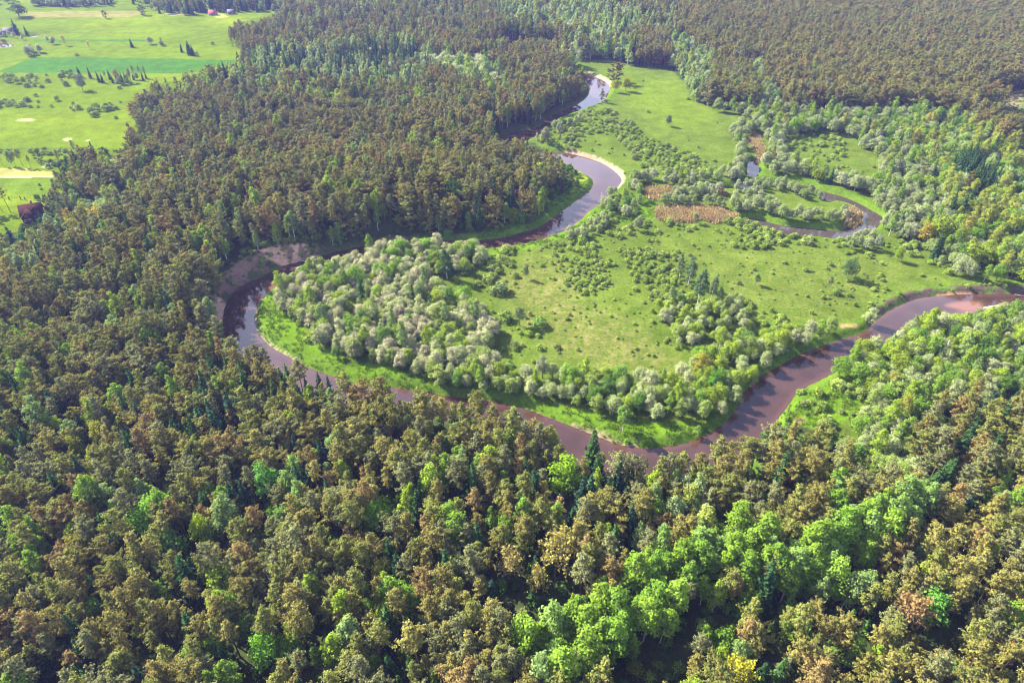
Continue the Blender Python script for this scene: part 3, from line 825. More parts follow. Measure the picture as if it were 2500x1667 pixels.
paint(CLEARING, (0.19, 0.14, 0.085))
m = inside(gu, gv, CLEARING) & (noise(GX, GY, 7, _n1) > .52)
cover[m] = (0.085, 0.10, 0.03)
for p in ([(2060, 575), (2085, 573), (2088, 582), (2068, 584)], [(2110, 735), (2140, 726), (2150, 732), (2120, 742)], [(1930, 745), (1965, 742), (1968, 752), (1935, 753)], [(1820, 962), (1850, 958), (1852, 972), (1828, 976)], [(1888, 988), (1915, 985), (1920, 992)]):
    paint(p, (0.30, 0.17, 0.10), 0, .6)
# bare river banks
def bank(poly, lo, hi, col, k=1.0, z=0):
    m = inside(gu, gv, poly) & (DW > lo) & (DW < hi + 1.6 * (noise(GX, GY, 3.5, _n2) - .5))
    cover[m] = cover[m] * (1 - k) + np.asarray(col) * k


bank([(1300, 330), (1360, 340), (1450, 390), (1440, 440), (1415, 430), (1380, 375), (1300, 358)], -2, 2.6, (0.27, 0.19, 0.13))
bank([(1265, 360), (1310, 372), (1345, 392), (1352, 404), (1330, 400), (1300, 385)], -2, 2.6, (0.30, 0.25, 0.17))
bank([(1340, 160), (1405, 180), (1400, 205), (1370, 185)], -2, 3.4, (0.33, 0.24, 0.165), .8)
bank([(570, 660), (640, 650), (625, 700), (600, 740), (625, 790), (700, 835), (680, 840), (610, 800), (570, 740)], -1, 1.0, (0.25, 0.22, 0.13), .8)
bank([(1300, 960), (1400, 1000), (1480, 1025), (1440, 1035), (1320, 990)], -1, 1.2, (0.28, 0.22, 0.14), .7)
bank([(1990, 640), (2100, 640), (2500, 640), (2500, 690), (2100, 700), (2040, 735), (1985, 760)], -3, 4.2, (0.075, 0.05, 0.045), .9)
m = inside(gu, gv, [(1990, 640), (2100, 640), (2500, 640), (2500, 690), (2100, 700), (2040, 735), (1985, 760)]) & (DW > .2) & (DW < 5) & (noise(GX, GY, 3.0, _n1) > .55)
cover[m] = (0.07, 0.11, 0.02)
bank([(2150, 674), (2230, 670), (2232, 682), (2150, 686)], -3, 1.2, (0.35, 0.19, 0.10), .8)
paint(SPIT, (0.42, 0.35, 0.2), 0, .9)
paint([(2300, 700), (2600, 694), (2600, 712), (2320, 711)], fresh)
# the bluff: bare reddish sand with scrub, the face's shade put into its colour
bl_d = -signed_dist(GX, GY, bluff_w, 60.0)
face = (bl_d > -1.5) & (bl_d < 11) & in_open
bn = noise(GX, GY, 6.0, _n2)
cover[face] = np.where((bn[face] > .56)[:, None], np.array((0.20, 0.125, 0.095)), np.array((0.065, 0.075, 0.028)))
m = inside(gu, gv, [(597, 575), (640, 563), (700, 560), (716, 578), (700, 596), (660, 612), (640, 608), (610, 590)]) & (bl_d > -2)
cover[m] = np.where((noise(GX, GY, 2.6, _n3)[m] > .42)[:, None], np.array((0.48, 0.30, 0.21)), np.array((0.20, 0.13, 0.085)))
m = inside(gu, gv, [(480, 690), (505, 680), (520, 700), (512, 730), (490, 740), (470, 730)]) & (bl_d > -2)
cover[m] = np.where((bn[m] > .42)[:, None], np.array((0.46, 0.29, 0.21)), np.array((0.12, 0.10, 0.06)))
cover[DW < -.3] = (0.13, 0.075, 0.05)


def sheet(name, mask_cells, z, mats):
    ny, nx = GX.shape
    use = np.zeros(GX.shape, bool)
    use[:-1, :-1] |= mask_cells
    use[1:, :-1] |= mask_cells
    use[:-1, 1:] |= mask_cells
    use[1:, 1:] |= mask_cells
    idx = -np.ones(GX.shape, np.int64)
    idx[use] = np.arange(use.sum())
    v = np.stack([GX[use], GY[use], z[use] if isinstance(z, np.ndarray) else np.full(use.sum(), z)], axis=1)
    a = idx[:-1, :-1][mask_cells]
    b = idx[:-1, 1:][mask_cells]
    c = idx[1:, 1:][mask_cells]
    d = idx[1:, :-1][mask_cells]
    quads = np.stack([a, b, c, d], axis=1)
    me = bpy.data.meshes.new(name)
    me.vertices.add(len(v))
    me.vertices.foreach_set('co', v.astype(np.float32).ravel())
    me.loops.add(quads.size)
    me.loops.foreach_set('vertex_index', quads.astype(np.int32).ravel())
    me.polygons.add(len(quads))
    me.polygons.foreach_set('loop_start', np.arange(0, quads.size, 4, dtype=np.int32))
    me.polygons.foreach_set('loop_total', np.full(len(quads), 4, np.int32))
    me.polygons.foreach_set('use_smooth', np.ones(len(quads), bool))
    for m in mats:
        me.materials.append(m)
    me.update(calc_edges=True)
    o = bpy.data.objects.new(name, me)
    COL.objects.link(o)
    o['kind'] = 'structure'
    return o, use


def ground_material():
    m, nt, out = new_mat('ground_cover')
    p = N(nt, 'ShaderNodeBsdfPrincipled')
    p.inputs['Roughness'].default_value = 1.0
    p.inputs['Specular IOR Level'].default_value = 0.0
    ca = N(nt, 'ShaderNodeAttribute', attribute_name='cover')
    wa = N(nt, 'ShaderNodeAttribute', attribute_name='sward')
    sp = N(nt, 'ShaderNodeSeparateColor')
    nt.links.new(wa.outputs['Color'], sp.inputs[0])
    geo = N(nt, 'ShaderNodeNewGeometry')
    pos = geo.outputs['Position']
    n1 = noise_tex(nt, 0.9, 4, .65, pos)
    n2 = noise_tex(nt, 0.11, 4, .6, pos)
    n3 = noise_tex(nt, 0.022, 3, .5, pos)
    n4 = noise_tex(nt, 0.35, 5, .7, pos)
    c = ca.outputs['Color']
    dry = N(nt, 'ShaderNodeMath', operation='MULTIPLY')
    nt.links.new(maprange(nt, n4, .38, .62, 0, 1), dry.inputs[0])
    nt.links.new(sp.outputs[1], dry.inputs[1])
    dry2 = N(nt, 'ShaderNodeMath', operation='MULTIPLY')
    nt.links.new(dry.outputs[0], dry2.inputs[0])
    nt.links.new(maprange(nt, n2, .3, .6, .45, 1.0), dry2.inputs[1])
    c = mixc(nt, c, (0.145, 0.128, 0.046), dry2.outputs[0])
    g = N(nt, 'ShaderNodeMath', operation='MULTIPLY')
    nt.links.new(maprange(nt, n1, .25, .75, .58, 1.36), g.inputs[0])
    nt.links.new(maprange(nt, n2, .25, .75, .72, 1.24), g.inputs[1])
    g2 = N(nt, 'ShaderNodeMath', operation='MULTIPLY')
    nt.links.new(g.outputs[0], g2.inputs[0])
    nt.links.new(maprange(nt, n3, .3, .7, .88, 1.12), g2.inputs[1])
    sc_ = N(nt, 'ShaderNodeVectorMath', operation='SCALE')
    nt.links.new(c, sc_.inputs[0])
    nt.links.new(g2.outputs[0], sc_.inputs['Scale'])
    nt.links.new(sc_.outputs[0], p.inputs['Base Color'])
    b = N(nt, 'ShaderNodeBump')
    b.inputs['Distance'].default_value = 0.5
    nt.links.new(n4, b.inputs['Height'])
    nt.links.new(maprange(nt, sp.outputs[0], 0, 1, .25, .9), b.inputs['Strength'])
    nt.links.new(b.outputs[0], p.inputs['Normal'])
    nt.links.new(p.outputs[0], out.inputs['Surface'])
    return m


land, used = sheet('ground', np.ones((GX.shape[0] - 1, GX.shape[1] - 1), bool), GZ, [ground_material()])
at = land.data.color_attributes.new('cover', 'FLOAT_COLOR', 'POINT')
at.data.foreach_set('color', np.concatenate([cover, np.ones(GX.shape + (1,))], axis=-1).reshape(-1).astype(np.float32))
at = land.data.color_attributes.new('sward', 'FLOAT_COLOR', 'POINT')
at.data.foreach_set('color', np.stack([rough_w, dry_w, np.zeros_like(dry_w), np.ones_like(dry_w)], axis=-1).reshape(-1).astype(np.float32))


# ------------------------------------------------------------------ water
def water_material(name, deep, shallow=None, rough=.04, wave=.12):
    m, nt, out = new_mat(name)
    p = N(nt, 'ShaderNodeBsdfPrincipled')
    p.inputs['Roughness'].default_value = rough
    p.inputs['IOR'].default_value = 1.45
    p.inputs['Specular IOR Level'].default_value = .7
    geo = N(nt, 'ShaderNodeNewGeometry')
    if shallow:
        a = N(nt, 'ShaderNodeAttribute', attribute_name='shoal')
        n = noise_tex(nt, .12, 3, .5, geo.outputs['Position'])
        c = mixc(nt, deep, tuple(.75 * q for q in deep), maprange(nt, n, .4, .65, 0, 1))
        c = mixc(nt, c, shallow, a.outputs['Fac'])
        nt.links.new(c, p.inputs['Base Color'])
    else:
        p.inputs['Base Color'].default_value = (*deep, 1)
    n = noise_tex(nt, .55, 3, .55, geo.outputs['Position'])
    b = N(nt, 'ShaderNodeBump')
    b.inputs['Strength'].default_value = wave
    b.inputs['Distance'].default_value = .3
    nt.links.new(n, b.inputs['Height'])
    nt.links.new(b.outputs[0], p.inputs['Normal'])
    nt.links.new(p.outputs[0], out.inputs['Surface'])
    return m


def cells(mask):
    return mask[:-1, :-1] | mask[1:, :-1] | mask[:-1, 1:] | mask[1:, 1:]


dr = signed_dist(GX, GY, river_w)
river, used = sheet('river', cells(dr < 2.0), WATER_Z, [water_material('river_water', (0.050, 0.026, 0.021), (0.15, 0.066, 0.042), .04, .045)])
sh_d = signed_dist(gu, gv, smooth_closed([(2165, 708), (2190, 700), (2230, 698), (2275, 708), (2330, 716), (2400, 722), (2240, 724), (2190, 716)], 4), 40)
shoal = sstep(4, -6, sh_d)
sh2 = signed_dist(gu, gv, smooth_closed([(590, 690), (610, 670), (640, 655), (625, 690), (600, 720), (590, 715)], 3), 40)
shoal = np.maximum(shoal, .8 * sstep(6, -6, sh2))
shoal = np.maximum(shoal, .2 * sstep(-2.2, -.4, dr) * (dr < 0))
at = river.data.attributes.new('shoal', 'FLOAT', 'POINT')
at.data.foreach_set('value', shoal[used].astype(np.float32))
do = np.minimum(signed_dist(GX, GY, oxbow_w), signed_dist(GX, GY, pool_w))
still = water_material('still_water', (0.045, 0.036, 0.03), None, .02, .03)
sheet('oxbow_water', cells(do < 2.0), WATER_Z, [still])
dp = signed_dist(GX, GY, ponds_w[0])
dp = np.minimum(dp, signed_dist(GX, GY, ponds_w[1]))
sheet('pond_water', cells(dp < 2.0), WATER_Z, [still])
sheet('upstream_water', cells(signed_dist(GX, GY, ponds_w[2]) < 2.0), WATER_Z, [still])

# ------------------------------------------------------------------ where everything grows
TINT = {
    'pine_tree': {'': [((.190, .176, .048), 'olive brown', 5), ((.176, .194, .046), 'olive green', 6), ((.222, .168, .060), 'rusty', 1), ((.175, .188, .075), 'grey green', 4), ((.218, .206, .054), 'straw tinged', 4)]},
    'spruce_tree': {'': [((.028, .066, .022), 'dark green', 4), ((.040, .085, .022), 'mid green', 2), ((.024, .055, .030), 'bluish dark green', 2)]},
    'birch_tree': {'': [((.15, .245, .030), 'fresh green', 4), ((.20, .285, .028), 'lime green', 3), ((.17, .25, .075), 'pale green', 2)],
                   'green': [((.13, .235, .028), 'fresh green', 4), ((.17, .275, .030), 'bright green', 4), ((.17, .27, .06), 'pale green', 3)],
                   'pale': [((.23, .30, .12), 'pale green', 4), ((.19, .28, .07), 'fresh green', 2), ((.26, .31, .06), 'yellow green', 1)],
                   'yellow': [((.25, .29, .04), 'yellow green', 4), ((.18, .27, .04), 'lime green', 3), ((.29, .26, .045), 'golden green', 1)]},
    'willow_tree': {'': [((.19, .235, .10), 'sage green', 3), ((.15, .22, .06), 'mid green', 3)],
                    'silver': [((.33, .37, .20), 'silver green', 4), ((.27, .32, .14), 'sage green', 2)],
                    'pale': [((.29, .35, .17), 'pale sage', 4), ((.23, .30, .10), 'light green', 3)],
                    'grey': [((.23, .275, .12), 'sage green', 4), ((.19, .25, .08), 'mid green', 3), ((.28, .31, .17), 'silver green', 2)],
                    'loop': [((.34, .35, .19), 'silver grey', 5), ((.29, .33, .14), 'silver green', 4), ((.19, .25, .06), 'mid green', 2), ((.20, .28, .04), 'bright green', 1.3), ((.33, .315, .19), 'beige', .7)],
                    'mixed': [((.20, .27, .06), 'mid green', 4), ((.25, .30, .12), 'sage green', 3), ((.30, .33, .16), 'silver green', 2), ((.21, .29, .035), 'bright green', 2)],
                    'yellow': [((.22, .30, .08), 'light green', 3), ((.26, .32, .15), 'sage green', 3), ((.25, .31, .035), 'lime green', 2)]},
    'broad_tree': {'': [((.14, .25, .028), 'bright green', 3), ((.20, .27, .028), 'lime green', 3), ((.10, .19, .03), 'deep green', 2)]},
    'aspen_tree': {'': [((.27, .27, .05), 'golden', 3), ((.23, .28, .045), 'yellow green', 3), ((.27, .22, .08), 'amber', 1)]},
    'round_shrub': {'': [((.185, .265, .038), 'mid green', 4), ((.145, .215, .040), 'deep green', 2), ((.225, .29, .065), 'light green', 3), ((.155, .185, .06), 'grey green', 1)]},
    'dead_tree': {'': [((.3, .3, .3), 'bare', 1)]},
}


def pick_tint(kind, key, q):
    t = TINT[kind].get(key) or TINT[kind]['']
    w = np.cumsum([a[2] for a in t])
    i = int(np.searchsorted(w, q * w[-1] * .9999))
    c = np.array(t[i][0]) * rng.uniform(.86, 1.14)
    return tuple(float(a) for a in c), t[i][1]


plants = []        # dicts: kind, x, y, z, h (scale), w, tint, word


def add_plant(kind, x, y, s, tint=None, word='', w=1.0, label=None, variant=None, z=None):
    plants.append(dict(kind=kind, x=float(x), y=float(y), z=z, s=float(s), w=float(w), tint=tint, word=word, label=label, var=variant if variant is not None else int(rng.integers(len(KITS[kind]))), rot=float(rng.uniform(0, 6.283))))


# hand-set trees that the photograph singles out: kind, foot (u, v), height m, width factor, tint, label
SINGLE = [
    ('aspen_tree', 1275, 1322, 14, 1.25, (.31, .275, .075), 'large golden aspen with bare twigs showing, standing over the fresh green birches'),
    ('aspen_tree', 1232, 1372, 10, 1.0, (.30, .265, .075), 'small golden aspen with thin budding crown just below the large golden aspen'),
    ('aspen_tree', 1172, 1340, 12, 1.1, (.26, .22, .075), 'straw coloured budding aspen beside the large golden aspen'),
    ('aspen_tree', 2060, 1450, 13, 1.2, (.30, .20, .085), 'amber orange aspen with bare twigs among the brown pines'),
    ('broad_tree', 2120, 1440, 13, .85, (.12, .28, .04), 'bright green rounded tree just behind the amber orange aspen'),
    ('aspen_tree', 1680, 1590, 11, 1.3, (.34, .33, .03), 'bright yellow aspen at the bottom edge among pines'),
    ('broad_tree', 480, 1262, 12, .62, (.24, .33, .02), 'vivid yellow green tree standing alone among dark spruces and pines'),
    ('broad_tree', 245, 1035, 12, .62, (.28, .30, .03), 'yellow green tree in the brown pines with a dark spruce on either side'),
    ('broad_tree', 195, 1065, 11, .6, (.26, .30, .03), 'yellowish tree with rounded top next to two dark spruces'),
    ('broad_tree', 625, 1155, 14, .8, (.11, .26, .05), 'tall fresh green tree with feathery top among the pines'),
    ('broad_tree', 1290, 1130, 13, 1.15, (.17, .29, .02), 'broad lime green maple at the river end of the pine wood'),
    ('broad_tree', 880, 1225, 12, .9, (.15, .28, .02), 'lime green maple with rounded crown amid the pines'),
    ('broad_tree', 630, 1530, 12, .75, (.15, .31, .03), 'bright green rounded tree between brown pines near the bottom edge'),
    ('broad_tree', 365, 1230, 14, .9, (.15, .29, .03), 'cluster-crowned bright green tree in the midst of the pines'),
    ('aspen_tree', 232, 530, 12, 1.5, (.42, .33, .04), 'golden yellow tree at the forest edge beyond the brown cottage'),
    ('aspen_tree', 165, 522, 10, 1.0, (.40, .29, .05), 'small amber tree beside the pines near the brown cottage'),
    ('broad_tree', 1610, 862, 11, .95, (.22, .22, .03), 'golden green tree with rounded crown on the inner river bank'),
    ('broad_tree', 1638, 905, 11, .8, (.09, .21, .03), 'deep green oval tree at the water side of the inner bank'),
    ('broad_tree', 1600, 995, 5, 1.1, (.17, .27, .04), 'low domed pale green sallow at the very tip of the grassy bank'),
    ('birch_tree', 1430, 990, 12, 1.15, (.14, .24, .04), 'tall fresh green birch standing over the grassy river bank'),
    ('broad_tree', 2150, 560, 15, 1.1, (.19, .25, .025), 'big lime green oak beyond the oxbow with a golden neighbour'),
    ('broad_tree', 2118, 562, 13, .8, (.30, .24, .03), 'golden oak beside the big lime green oak'),
    ('broad_tree', 2060, 600, 8, .65, (.19, .29, .02), 'small lime green tree standing alone on the meadow'),
    ('broad_tree', 1945, 640, 11, .85, (.09, .15, .05), 'dark green oak standing alone in the open meadow with a long shadow'),
    ('willow_tree', 1905, 660, 6, .55, (.15, .18, .08), 'slim thin-crowned tree just short of the dark meadow oak'),
    ('willow_tree', 1735, 655, 7, .8, (.14, .22, .05), 'round-headed tree on a bare stem in the open meadow'),
    ('willow_tree', 2013, 575, 9, .75, (.2, .24, .12), 'pale thin tree on the meadow just below the oxbow'),
    ('birch_tree', 1602, 698, 17, 1.1, (.085, .145, .06), 'tallest dark poplar in the middle of the loop meadow'),
    ('birch_tree', 1580, 655, 14, .95, (.10, .16, .07), 'dark poplar just behind the tallest meadow poplar'),
    ('birch_tree', 1560, 640, 13, .85, (.11, .165, .07), 'dark poplar last in the row behind the tallest meadow poplar'),
    ('birch_tree', 1632, 690, 13, .9, (.13, .18, .08), 'thin pale poplar beside the tallest meadow poplar'),
    ('birch_tree', 1027, 640, 15, 1.2, (.06, .115, .04), 'tall dark poplar rising from the grey willows near the river'),
    ('willow_tree', 966, 700, 11, 1.0, (.11, .16, .05), 'dark round-crowned tree alone in the gap of the grey willows'),
    ('broad_tree', 942, 694, 8, .45, (.12, .29, .02), 'narrow bright green tree leaning on the dark tree in the willows'),
    ('willow_tree', 1208, 640, 8, .5, (.13, .18, .07), 'slim tree standing alone on the dry side of the loop meadow'),
    ('willow_tree', 1193, 748, 11, .7, (.16, .21, .08), 'thin see-through tree on the edge of the loop meadow'),
    ('round_shrub', 1240, 750, 4.2, 1.2, (.12, .22, .035), 'large round bush beside the thin see-through tree'),
    ('round_shrub', 1160, 735, 4.2, 1.5, (.13, .20, .04), 'wide dark bush clump near the thin see-through tree'),
    ('round_shrub', 1146, 670, 5, 1.7, (.14, .19, .06), 'broad mounded bush at the willow edge of the loop meadow'),
    ('willow_tree', 1246, 868, 10, .9, (.19, .22, .12), 'hazy grey-green willow with fine twigs beside the open meadow'),
    ('broad_tree', 1010, 885, 9, 1.2, (.24, .30, .08), 'pale yellow green sallow leaning over the shaded river'),
    ('broad_tree', 775, 822, 6, .9, (.11, .20, .04), 'deep green rounded bush-like tree at the foot of the willows'),
    ('birch_tree', 1383, 235, 10, .95, (.12, .17, .08), 'grey green poplar at the water on the upper bend'),
    ('pine_tree', 1415, 190, 16, 1.4, (.12, .085, .04), 'broad lone pine on the meadow beside the upper river bend'),
    ('broad_tree', 1412, 212, 11, .7, (.25, .25, .03), 'yellow green tree at the river below the lone meadow pine'),
    ('broad_tree', 1437, 210, 12, .85, (.22, .24, .03), 'broader yellow green tree beside the lone meadow pine'),
    ('willow_tree', 1534, 290, 8, .7, (.12, .17, .06), 'lone oval tree on the open upper meadow'),
    ('willow_tree', 1252, 330, 11, .75, (.20, .22, .12), 'pale grey tree at the water near the hidden bend'),
    ('willow_tree', 1285, 310, 10, .8, (.20, .24, .13), 'rounded pale willow at the head of the shrubs by the river'),
    ('willow_tree', 1450, 300, 8, 1.0, (.16, .21, .09), 'twin-domed sage tree amid the upper meadow shrubs'),
    ('willow_tree', 1437, 482, 8, .9, (.09, .18, .03), 'dense dark green round tree beside the tan reed bed'),
    ('willow_tree', 1596, 514, 7, .8, (.18, .22, .09), 'sage tree standing in the tan reed bed'),
    ('willow_tree', 1464, 530, 8, .8, (.17, .21, .10), 'grey green willow on the river side of the reed bed'),
    ('dead_tree', 1378, 478, 9, 1.0, (.3, .3, .3), 'leafless grey tree at the river below the sandy bend'),
    ('broad_tree', 44, 40, 16, 1.9, (.07, .11, .035), 'huge dark round tree standing alone in the far field'),
    ('pine_tree', 243, 43, 8, 1.2, (.08, .075, .04), 'small dark round tree by the faint track across the far field'),
    ('pine_tree', 329, 35, 10, 1.3, (.075, .08, .04), 'dark oval tree alone before the far spruce row'),
    ('spruce_tree', 40, 80, 15, 1.6, (.02, .05, .025), 'big dark spruce behind the farmhouse at the field pond'),
    ('spruce_tree', 62, 79, 10, 1.3, (.025, .055, .025), 'smaller dark spruce at the end of the farm garden'),
    ('aspen_tree', 151, 105, 9, 1.0, (.34, .34, .06), 'yellow budding tree alone in the upper field with a short shadow'),
    ('aspen_tree', 206, 113, 7, 1.0, (.36, .34, .06), 'smaller yellow budding tree in the upper field'),
    ('spruce_tree', 304, 109, 8, 1.5, (.025, .055, .03), 'single dark spruce in the middle of the upper field'),
    ('spruce_tree', 372, 103, 7, 1.4, (.02, .05, .025), 'dark spruce behind the pair of pale round bushes'),
    ('spruce_tree', 418, 121, 8, 1.2, (.02, .05, .025), 'small dark spruce just before the spruce trio in the field'),
    ('spruce_tree', 433, 124, 10, 1.0, (.02, .048, .025), 'slim dark spruce first of the field trio'),
    ('spruce_tree', 438, 127, 13, 1.1, (.02, .048, .025), 'tallest dark spruce of the field trio'),
    ('spruce_tree', 444, 128, 10, 1.1, (.02, .048, .025), 'stout dark spruce last of the field trio'),
    ('willow_tree', 347, 102, 7, 1.4, (.22, .26, .14), 'large pale round bush in the upper field beside a dark spruce'),
    ('willow_tree', 371, 106, 5, 1.4, (.21, .25, .13), 'smaller pale round bush in the upper field beside a dark spruce'),
    ('willow_tree', 191, 208, 12, .9, (.15, .17, .09), 'tall grey poplar-like tree standing in the middle field'),
    ('spruce_tree', 185, 178, 9, 1.2, (.03, .05, .03), 'dark pointed spruce by the green crop strip'),
    ('spruce_tree', 208, 180, 10, 1.0, (.10, .08, .05), 'brownish pointed spruce by the green crop strip'),
    ('spruce_tree', 222, 404, 14, 1.3, (.02, .07, .035), 'blue green fir between the pine row and the dark forest edge'),
    ('spruce_tree', 112, 535, 13, 1.1, (.015, .045, .025), 'nearly black spruce in front of the brown cottage'),
    ('pine_tree', 92, 372, 7, 1.2, (.06, .08, .045), 'small dark pine alone on the lawn behind the pine row'),
    ('round_shrub', 1440, 1010, 2, 1, (.15, .25, .04), 'small bush at the foot of the tall bank birch'),
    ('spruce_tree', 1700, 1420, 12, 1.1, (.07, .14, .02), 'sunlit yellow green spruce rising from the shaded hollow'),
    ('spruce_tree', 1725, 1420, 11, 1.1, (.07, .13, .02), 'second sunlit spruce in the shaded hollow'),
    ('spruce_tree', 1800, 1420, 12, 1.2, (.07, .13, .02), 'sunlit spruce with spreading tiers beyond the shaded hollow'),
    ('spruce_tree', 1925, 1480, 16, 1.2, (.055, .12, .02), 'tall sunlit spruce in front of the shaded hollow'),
    ('spruce_tree', 1955, 1500, 15, 1.1, (.045, .10, .02), 'shaded partner of the tall sunlit spruce'),  # sun and shade on these hollow spruces are put into their tints
    ('spruce_tree', 265, 1260, 17, 1.2, (.03, .085, .02), 'tall dark spruce with bright tip among pale pines'),
    ('spruce_tree', 155, 985, 18, 1.35, (.018, .055, .03), 'broad blackish spruce above the yellow green tree'),
    ('spruce_tree', 50, 590, 17, 1.2, (.015, .05, .03), 'blackish spruce among the pale trees near the cottage'),
]
used_feet = []
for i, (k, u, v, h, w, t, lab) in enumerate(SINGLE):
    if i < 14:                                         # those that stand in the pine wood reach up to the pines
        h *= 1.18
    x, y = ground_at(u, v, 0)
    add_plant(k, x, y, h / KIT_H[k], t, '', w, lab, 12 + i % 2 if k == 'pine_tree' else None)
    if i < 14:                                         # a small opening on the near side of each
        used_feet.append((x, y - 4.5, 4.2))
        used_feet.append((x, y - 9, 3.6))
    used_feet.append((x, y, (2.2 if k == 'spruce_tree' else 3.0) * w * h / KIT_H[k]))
used_feet = np.array(used_feet)

# forest cells
S = 4.2
nx, ny = int(1640 / S), int(1070 / (S * .87))
ii, jj = np.meshgrid(np.arange(nx), np.arange(ny))
X = (-820 + (ii + .5 * (jj % 2)) * S + rng.uniform(-.36, .36, ii.shape) * S).ravel()
Y = (20 + jj * S * .87 + rng.uniform(-.36, .36, ii.shape) * S).ravel()
D = water_dist(X, Y)
Z = land_height(X, Y, D)
U, V, DEP = seen_at(X, Y, Z)
keep = (DEP > 20) & (U > -330) & (U < 2680) & (V > -90) & (V < 1900)
far = V < 0
X, Y, D, Z, U, V = (a[keep] for a in (X, Y, D, Z, U, V))
n = len(X)
Uc, Vc, _ = seen_at(X, Y, Z + 10.5)
Ut, Vt, _ = seen_at(X, Y, Z + 14.0)
mix = np.tile(np.array(DEFAULT), (n, 1))
spac = np.full(n, 4.6)
size = np.ones(n)
tset = np.full(n, '', dtype='U8')
for poly, mx, sp_, sz, ts in WOODS:
    m = inside(Uc, Vc, poly)
    mix[m], spac[m], size[m], tset[m] = mx, sp_, sz, ts
alive = np.ones(n, bool)
open_b = inside(U, V, OPEN) | inside(U, V, FIELD) | inside(U, V, CLEARING)
open_t = inside(Ut, Vt, OPEN) | inside(Ut, Vt, FIELD) | inside(Ut, Vt, CLEARING)
Ul, Vl, _ = seen_at(X, Y, Z + 9.0)
open_l = inside(Ul, Vl, OPEN) | inside(Ul, Vl, FIELD)
alive &= ~(open_b | open_t | open_l) & (D > 2.0)
for poly, k in GAPS:
    m = inside(Uc, Vc, poly)
    alive &= ~m | (rng.random(n) < k)
# glades: thinner cover here and there
gl = noise(X, Y, 16.0, _n3)
alive &= (gl < .78) | (rng.random(n) < .6)
grove = np.zeros(n, bool)
for poly, mx, sp_, sz, ts in GROVES:
    m = inside(U, V, poly) & (D > 1.2)
    alive[m] = True
    grove |= m
    mix[m], spac[m], size[m], tset[m] = mx, sp_, sz, ts
mc = inside(U, V, MEADOW_C)
for p in REEDS:
    mc |= inside(U, V, p)
alive &= ~mc
alive &= rng.random(n) < np.minimum(1, (S / spac) ** 2)
for fx, fy, fr in used_feet:
    alive &= (X - fx) ** 2 + (Y - fy) ** 2 > (fr * .95 + .9) ** 2
clump = {'spruce': noise(X, Y, 26, _n2), 'birch': noise(X, Y, 22, _n1)}
tn = noise(X, Y, 30, _n3)
for i in np.nonzero(alive)[0]:
    w = mix[i].copy()
    if not grove[i] and w[0] > .6:
        w[1] *= .15 + 3.4 * max(0, (clump['spruce'][i] - .42)) / .25
        w[2] *= .15 + 3.4 * max(0, (clump['birch'][i] - .42)) / .25
    q = rng.random() * w.sum()
    k = KINDS[int(np.searchsorted(np.cumsum(w), q))] if w.sum() > 0 else 'pine_tree'
    t, word = pick_tint(k, tset[i], float(np.clip(.5 + 1.35 * (tn[i] - .5) + rng.uniform(-.42, .42), 0, .999)))
    s = size[i] * (rng.uniform(.72, 1.16) if rng.random() < .8 else rng.uniform(1.0, 1.25))
    if k == 'pine_tree':
        s *= .83
    if k in ('birch_tree', 'broad_tree') and not grove[i] and tset[i] == '':
        s *= rng.uniform(.8, 1.12)
    if k == 'spruce_tree':
        s *= rng.uniform(.7, 1.12)
    young = k == 'pine_tree' and grove[i] and U[i] < 360 and size[i] < .9
    if k == 'pine_tree':                                   # field pines keep their branches low, forest pines shed them
        add_plant(k, X[i], Y[i], s, t, word, rng.uniform(.9, 1.12), z=Z[i], variant=int(rng.integers(12, 14) if young else rng.integers(12)))
        continue
    add_plant(k, X[i], Y[i], s, t, word, rng.uniform(.9, 1.12), z=Z[i])

# meadow shrubs
S2 = 2.3
for poly, share, (lo, hi) in SHRUBS:
    wp = world_poly(poly)
    a0, b0 = wp.min(axis=0)
    a1, b1 = wp.max(axis=0)
    qx, qy = np.meshgrid(np.arange(a0, a1, S2), np.arange(b0, b1, S2))
    qx = qx.ravel() + rng.uniform(-1, 1, qx.size)
    qy = qy.ravel() + rng.uniform(-1, 1, qy.size)
    m = inside(qx, qy, wp)
    qx, qy = qx[m], qy[m]
    dd = water_dist(qx, qy)
    cl = np.clip((noise(qx, qy, 9.0, _n1) - .36) / .3, .05, 1.9)
    m = (rng.random(len(qx)) < (share * 2.1 * np.clip(cl, .45, 1.5) if share > .09 else share * 1.6 * cl)) & (dd > 1.5)
    for x, y, d in zip(qx[m], qy[m], dd[m]):
        t, word = pick_tint('round_shrub', '', rng.random())
        z = float(land_height(np.array([x]), np.array([y]), np.array([d]))[0])
        add_plant('round_shrub', x, y, (lo + (hi - lo) * rng.random() ** 1.4) * .86, t, word, rng.uniform(.9, 1.2), z=z)

for p in plants:
    if p['z'] is None:
        a, b = np.array([p['x']]), np.array([p['y']])
        p['z'] = float(land_height(a, b, water_dist(a, b))[0])
    u, v, d = seen_at(p['x'], p['y'], p['z'] + .6 * p['s'] * KIT_H[p['kind']])
    p['u'], p['v'], p['d'] = float(u), float(v), float(d)
    p['look'] = p['s'] * p['w'] * KIT_H[p['kind']] / p['d'] if (-10 < u < 2362 and 4 < v < 1562) else -1.0


# ------------------------------------------------------------------ planting: things one by one, the rest as forest masses
def tag(o, label=None, cat=None, group=None, kind=None):
    for k, v in (('label', label), ('category', cat), ('group', group), ('kind', kind)):
        if v:
            o[k] = v
    return o


def set_tint(o, t):
    o['tint'] = [float(c) for c in t]


PROTO = {}


